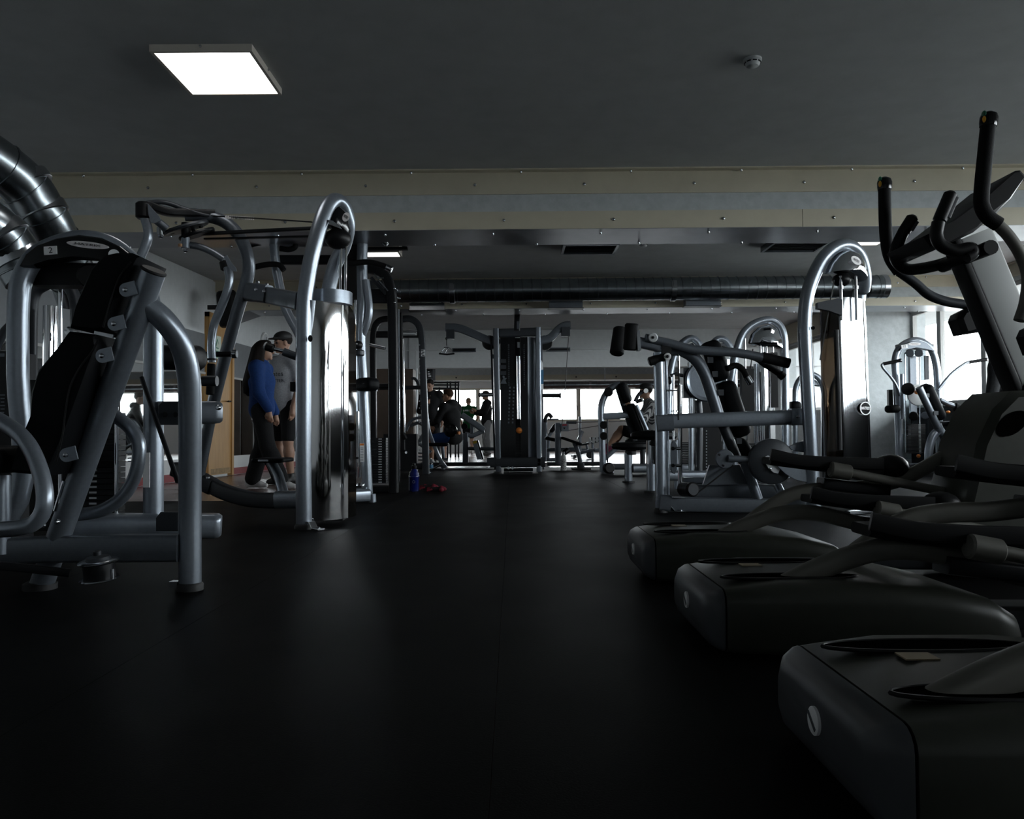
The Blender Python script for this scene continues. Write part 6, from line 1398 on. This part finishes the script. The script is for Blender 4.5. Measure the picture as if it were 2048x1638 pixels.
        A_ = j['a'+s]; f_ = j['f'+s]/np.linalg.norm(j['f'+s]); dn = np.array((0, 0, -1.0))
        body += [C(A_-f_*.03+dn*.03, A_+f_*.13+dn*.055, .033, .024, .02)]
    blob('body', body, res, skm, g, xf)
    tm, lm, sm_ = top, legs, mat('shoe_%d' % len(MATS), shoe, .5)
    lo_ = .03 if female else .018
    shirt = torso(lo_)
    for s in 'lr': shirt += arm(s, .028 if female else .018, .95) if sleeves == 'long' else arm(s, .02, .62, fore=False)
    shirt += [C(j['pel']+np.array((-.06, 0, -.03)), j['pel']+np.array((.06, 0, -.03)), .128*wm, .128*wm, .04)]
    if hood: shirt += [('ell', tuple(j['nk']-hf*.06+np.array((0, 0, .02))), (.11, .08, .07), I3, .03), C(j['nk']-side*.07, j['nk']+side*.07, .05, .05, .03)]
    o = blob('top', shirt, res, tm, g, xf)
    if not hide_legs:
        tr = [('ell', tuple(j['pel']+np.array((0, 0, -.02))), (.162*wm+.012*female, .12, .10), I3, .04)]
        for s in 'lr': tr += leg(s, .022, .9, shin=False) if shorts else leg(s, .032 if female else .018, .93, flare=.024 if female else .014)
        blob('shorts' if shorts else 'trousers', tr, res, lm, g, xf)
        for s in 'lr':
            A_ = j['a'+s]; f_ = j['f'+s]/np.linalg.norm(j['f'+s]); sd2 = np.cross(f_, (0, 0, 1)); up2 = np.cross(sd2, f_); dn = -up2
            pr = [C(A_-f_*.035+dn*.03, A_+f_*.10+dn*.045, .045, .036, .02), C(A_+f_*.10+dn*.045, A_+f_*.165+dn*.056, .036, .026, .02), C(A_-f_*.045+dn*.068, A_+f_*.165+dn*.068, .018, .018, .02), C(A_+dn*.0, A_-dn*.02, .046, .046, .015)]
            so = blob('shoe', pr, res*.8, sm_, g, xf)
    hm = mat('hair_%d' % len(MATS), hair, .75, 0, .15, bump=.2, scale=90)
    hp = [('ell', at(0, -.022, .045), (.084, .096, .088), R, .02), ('ell', at(0, .035, .10), (.06, .045, .03), R, .03)]
    if longhair:
        hp += [C(at(-.06, -.05, 0), at(-.10, -.12, -.30), .06, .065, .04), C(at(.06, -.05, 0), at(.10, -.12, -.30), .06, .065, .04), C(at(0, -.08, 0), at(0, -.19, -.40), .08, .075, .04), C(at(-.06, -.14, -.3), at(-.05, -.20, -.50), .06, .04, .04), C(at(.06, -.14, -.3), at(.05, -.20, -.48), .06, .04, .04), C(at(.07, -.03, -.12), at(.13, -.06, -.26), .04, .045, .04), C(at(.07, .0, .04), at(.085, -.01, -.2), .03, .025, .03), C(at(-.07, .0, .04), at(-.085, -.01, -.2), .03, .025, .03)]
    blob('hair', hp, res, hm, g, xf)
    if cap is not None:
        cm = mat('cap_fabric_%d' % len(MATS), cap, .7)
        blob('cap', [('ell', at(0, -.01, .075), (.092, .108, .07), R, .02), ('ell', at(0, .10, .062), (.075, .07, .012), R, .02)], res*.8, cm, g, xf)
    for sx in (-1, 1):
        p = xf @ V(at(.031*sx, .083, .008)); MB().ell(p, .012*k, .012*k, .009*k, 8, 6).build('eye', white if False else MATS['black_gloss'], g)
    if glasses:
        m = MB()
        for sx in (-1, 1):
            c0 = at(.033*sx, .1, .005); m.tube([xf@V(at(.033*sx+.026*math.cos(t), .102, .004+.02*math.sin(t))) for t in [2*math.pi*i/10 for i in range(11)]], .003*k, 5)
            m.tube([xf@V(at(.06*sx, .1, .008)), xf@V(at(.078*sx, .0, .008))], .003*k, 5)
        m.build('glasses', blackmetal, g)
    return g, xf, at, j
fab = lambda n, c: mat(n, c, .85, 0, .2, noise=.15, bump=.2, scale=60)
blue, blk, blk2 = fab('blue_sweatshirt', (.010, .035, .13)), fab('black_trousers', (.010, .010, .011)), fab('black_hoodie', (.012, .012, .013))
shirtm = fab('pale_football_shirt', (.40, .41, .43)); grn = fab('green_tshirt', (.008, .075, .025)); gry = fab('grey_sweatpants', (.20, .205, .21)); navy = fab('navy_shorts', (.02, .06, .20)); char = fab('charcoal_jacket', (.045, .047, .05)); stripe = fab('striped_top', (.30, .30, .31))
_nt = stripe.node_tree; _w = _nt.nodes.new('ShaderNodeTexWave'); _w.bands_direction = 'Y'; _w.inputs['Scale'].default_value = 14
_rp = _nt.nodes.new('ShaderNodeValToRGB'); _rp.color_ramp.interpolation = 'CONSTANT'; _rp.color_ramp.elements[0].color = (.42, .42, .42, 1); _rp.color_ramp.elements[1].position = .6; _rp.color_ramp.elements[1].color = (.04, .04, .045, 1)
_tc = _nt.nodes.new('ShaderNodeTexCoord'); _nt.links.new(_tc.outputs['Object'], _w.inputs[0]); _nt.links.new(_w.outputs['Fac'], _rp.inputs[0]); _nt.links.new(_rp.outputs[0], _nt.nodes['Principled BSDF'].inputs['Base Color'])
# woman in profile, facing the man on her right
fw = Pz(535, 976); WY = fw.y
fw.x -= .05
person('woman with long dark hair in a blue sweatshirt, black trousers and pale trainers', (fw.x-.02, WY, 0), -math.pi/2, 1.68, blue, blk, J=dict(kl=(-.09, -.02, .5), kr=(.10, .10, .50), al=(-.09, -.14, .085), ar=(.11, .27, .085), hl=(-.09, -.01, .92), hr=(.09, .02, .92),
       el=(-.23, -.02, 1.13), wl=(-.22, .10, .90), er=(.24, .04, 1.13), wr=(.21, .15, .93), hd=(0, .03, 1.635), fr=(.15, 1, 0)), res=.010, female=True, longhair=True)
# man in pale football shirt and cap
mx = P(569, 800, 9.9)
g, xf, at, j = person('smiling man in dark cap and pale printed football shirt facing the woman', (mx.x, 9.9, 0), math.pi*.78, 1.86, shirtm, blk, cap=(.012, .012, .013), sleeves='short', shorts=True, shoe=(.012, .012, .012), res=.010, J=dict(hf=(.25, 1, -.12)))
cc = xf @ V((-.0, .18, 1.27)); f_ = (xf.to_3x3() @ V((0, 1, 0))).normalized(); rt = (xf.to_3x3() @ V((-1, 0, 0))).normalized()
tx = [c for c in g.children if c.name.startswith('top')][0]
wrap(text('Emirates', .085, xf @ V((0, .3, 1.27)), rt, EZ, blackmetal, tx, 'shirt_print', .0005), tx, -f_); wrap(text('FLY BETTER', .055, xf @ V((0, .3, 1.19)), rt, EZ, blackmetal, tx, 'shirt_print', .0005), tx, -f_)
# man reading a phone, standing far left of the cable tower
px_ = P(862, 800, 16.6)
g, xf, at, j = person('man in a black zip top looking down at the phone in his hand', (px_.x, 16.6, 0), math.pi*.95, 1.76, blk2, blk, J=dict(hd=(0, .10, 1.60), hf=(.1, 1, -.35), nk=(0, .03, 1.46), wr=(-.03, .32, 1.24), er=(.22, .08, 1.08), hdr=(-.15, .4, .8)), shoe=(.02, .02, .02))
ph = root('phone', xf @ V((-.05, .405, 1.375)), 'black phone held up by the man in the black zip top', 'phone')
MB().box(xf @ V((-.05, .405, 1.375)), .037, .005, .075).build('phone_case', gloss, ph)
# hooded man leaning over the machine, facing left
px_ = P(908, 800, 15.0)
person('man in black hoodie and blue shorts sitting turned away on the leg press', (px_.x, 14.9, 0), math.pi*.3, 1.78, blk2, navy, hood=True, J=dict(pel=(0, 0, .56), ch=(0, .05, .92), nk=(0, .09, 1.14), hd=(0, .14, 1.295), hf=(-.3, 1, -.1), hl=(-.10, .02, .54), hr=(.10, .02, .54), kl=(-.16, .40, .52), kr=(.16, .40, .52), al=(-.16, .40, .09), ar=(.16, .36, .09), sl=(-.2, .07, 1.08), sr=(.2, .07, 1.08), el=(-.27, .16, .84), er=(.27, .16, .84), wl=(-.18, .36, .78), wr=(.18, .36, .78)), shorts=True, shoe=(.5, .5, .5), skin=(.35, .18, .11), hair=(.05, .025, .015), glasses=True)
# man in green shirt, back to the camera
px_ = P(937, 800, 24.0)
g, xf, at, j = person('man in a green printed T-shirt and black shorts seen from behind', (px_.x, 24.0, 0), .05, 1.68, grn, blk, sleeves='short', shorts=True, hair=(.25, .16, .10), skin=(.45, .26, .18), J=dict(el=(-.30, .04, 1.16), er=(.30, .04, 1.16), wl=(-.22, .2, 1.0), wr=(.22, .2, 1.0)))
tx = [c for c in g.children if c.name.startswith('top')][0]
wrap(text('SUPER ROCK', .062, xf @ V((0, -.4, 1.36)), (1, 0, 0), EZ, MATS['white_label'], tx, 'shirt_print', .0005, .002), tx, (0, 1, 0))
px_ = P(973, 800, 22.8)
gm, gxf, gat, gj = person('man in glasses with a black top, green collar and loose grey sweatpants', (px_.x, 22.8, 0), math.pi*.6, 1.82, blk2, gry, glasses=True, J=dict(el=(-.22, .10, 1.16), wl=(-.1, .30, 1.2), er=(.24, .10, 1.14), wr=(.12, .32, 1.16), hdl=(0, .8, .4), hdr=(0, .8, .4), hf=(.2, 1, -.1)), shoe=(.08, .08, .08), hair=(.03, .02, .015))
blob('collar', [('cap', tuple(gj['nk']+np.array((-.045, .0, .0))), tuple(gj['nk']+np.array((.045, .0, .0))), .055, .055, .02), ('cap', tuple(gj['nk']+np.array((0, -.05, -.01))), tuple(gj['nk']+np.array((0, .05, -.02))), .06, .055, .02)], .012, grn, gm, gxf)
# seated exerciser at the tricep machine
px_ = P(1300, 900, 12.5)
b = V((px_.x, 12.45, 0))
g, xf, at, j = person('person in striped top and pink shoes sitting at the tricep machine', (b.x, b.y, 0), math.pi/2, 1.70, stripe, blk, J=dict(pel=(0, 0, .56), ch=(0, .0, .90), nk=(0, .03, 1.12), hd=(0, .07, 1.28), hl=(-.10, .02, .55), hr=(.10, .02, .55), kl=(-.14, .48, .68), kr=(.14, .44, .66), al=(-.14, .70, .40), ar=(.14, .62, .36), sl=(-.18, .0, 1.06), sr=(.18, .0, 1.06), el=(-.25, .14, .84), er=(.25, .14, .84), wl=(-.20, .30, 1.02), wr=(.20, .30, 1.02), fl=(0, .8, -.5), fr=(0, .8, -.5), hdl=(0, .8, .5), hdr=(0, .8, .5)), shorts=True, shoe=(.28, .06, .12), skin=(.42, .24, .16), res=.011, cap=(.012, .012, .014))
# person in charcoal jacket walking by the windows
px_ = P(2020, 800, 7.2)
person('person in a dark charcoal jacket standing by the right windows behind the elliptical', (px_.x, 7.2, 0), math.pi*.2, 1.80, char, blk, J=dict(el=(-.25, .0, 1.12), wl=(-.25, .05, .86)), res=.011, sleeves='long')
# ------------------------------------------------------------------ small things on the floor
def bottle(px, py, r, prof, m, label, name='water_bottle', cap_=None):
    c = Pz(px, py); g = root(name, c, label, 'bottle')
    MB().lathe(c, EZ, prof, 24).build('bottle_body', m, g); h = prof[-1][1]
    if cap_: MB().lathe(c+V((0, 0, h)), EZ, cap_[0], 20).build('bottle_cap', cap_[1], g)
    return g, c
bl = mat('blue_bottle_plastic', (.004, .010, .11), .18, 0, .6, coat=.6)
g, c = bottle(828, 983, .05, [(.046, 0), (.052, .006), (.052, .145), (.056, .15), (.056, .165), (.052, .17), (.052, .19), (.028, .235), (.024, .24)], bl, 'big translucent blue water bottle on the floor by the black column', cap_=([(.028, 0), (.03, .005), (.03, .03), (.018, .036), (.016, .055), (.008, .06)], plastic))
m = MB()
for k in range(12): m.box(c+V((-.046, -.024, .02+k*.013)), .004, .002, .004 if k % 2 else .006)
m.build('side_scale', white, g)
m = MB(); m.tube([c+V((.004+.012*math.cos(t), -.0535, .105+.014*math.sin(t))) for t in [2*math.pi*i/16 for i in range(17)]], .0012, 5); m.build('round_print', lgrey, g)
wb = mat('spotted_white_bottle', (.62, .62, .60), .4)
g, c = bottle(1127, 941, .06, [(.045, 0), (.048, .008), (.048, .20), (.040, .235), (.026, .26), (.025, .27)], wb, 'white bottle with dark spots standing on the floor before the low row bench', cap_=([(.027, 0), (.027, .03), (.02, .034)], steel))
m = MB()
for k in range(16):
    a_ = -math.pi/2+((k*37) % 100/100-.5)*2.4; z = .02+((k*53) % 100)/100*.17; m.ell(c+V((.048*math.cos(a_), .048*math.sin(a_), z)), .007, .007, .008, 6, 4)
m.build('bottle_spots', plastic, g)
cl = glassmat('clear_bottle', (.80, .86, .9), .06)
g, c = bottle(862, 946, .05, [(.034, 0), (.036, .006), (.034, .04), (.036, .07), (.034, .12), (.036, .16), (.014, .205), (.013, .215)], cl, 'clear plastic water bottle standing beside the black rack post', cap_=([(.015, 0), (.015, .016), (.013, .018)], white))
MB().lathe(c, EZ, [(.0365, .075), (.0368, .08), (.0368, .125), (.0365, .13)], 24).build('bottle_wrap', bluem, g)
pk = mat('crimson_fabric', (.17, .004, .018), .8)
def glove(px, py, label, mirror_=1):
    c = Pz(px, py); g = root('training_glove', c, label, 'glove')
    xf = Matrix.Translation(c)
    s = mirror_
    blob('glove_palm', [('cap', (-.05, 0, .028), (.04, .01, .030), .024, .026, .01), ('ell', (.05, .0, .028), (.026, .03, .024), I3, .02)], .006, blk2, g, xf)
    blob('finger_stalls', [('cap', (-.05, -.025+q*.018, .03+.004*q), (-.095, -.03+q*.02, .014+.008*q), .010, .009, .004) for q in range(4)]+[('cap', (-.01, .03, .035), (-.05, .05, .055), .011, .010, .004)], .004, pk, g, xf)
    blob('wrist_strap', [('cap', (.052, -.026, .024), (.06, .026, .028), .022, .022, .01), ('cap', (.05, 0, .05), (.085, .0, .03), .018, .02, .01)], .006, pk, g, xf)
glove(858, 980, 'crimson and black training glove lying next to the blue bottle'); glove(873, 984, 'crimson and black training glove with its cuff towards the aisle')
for o in list(bpy.data.objects):
    if o.name.startswith('x') and o.type == 'MESH' and o.name == 'x': bpy.data.objects.remove(o)
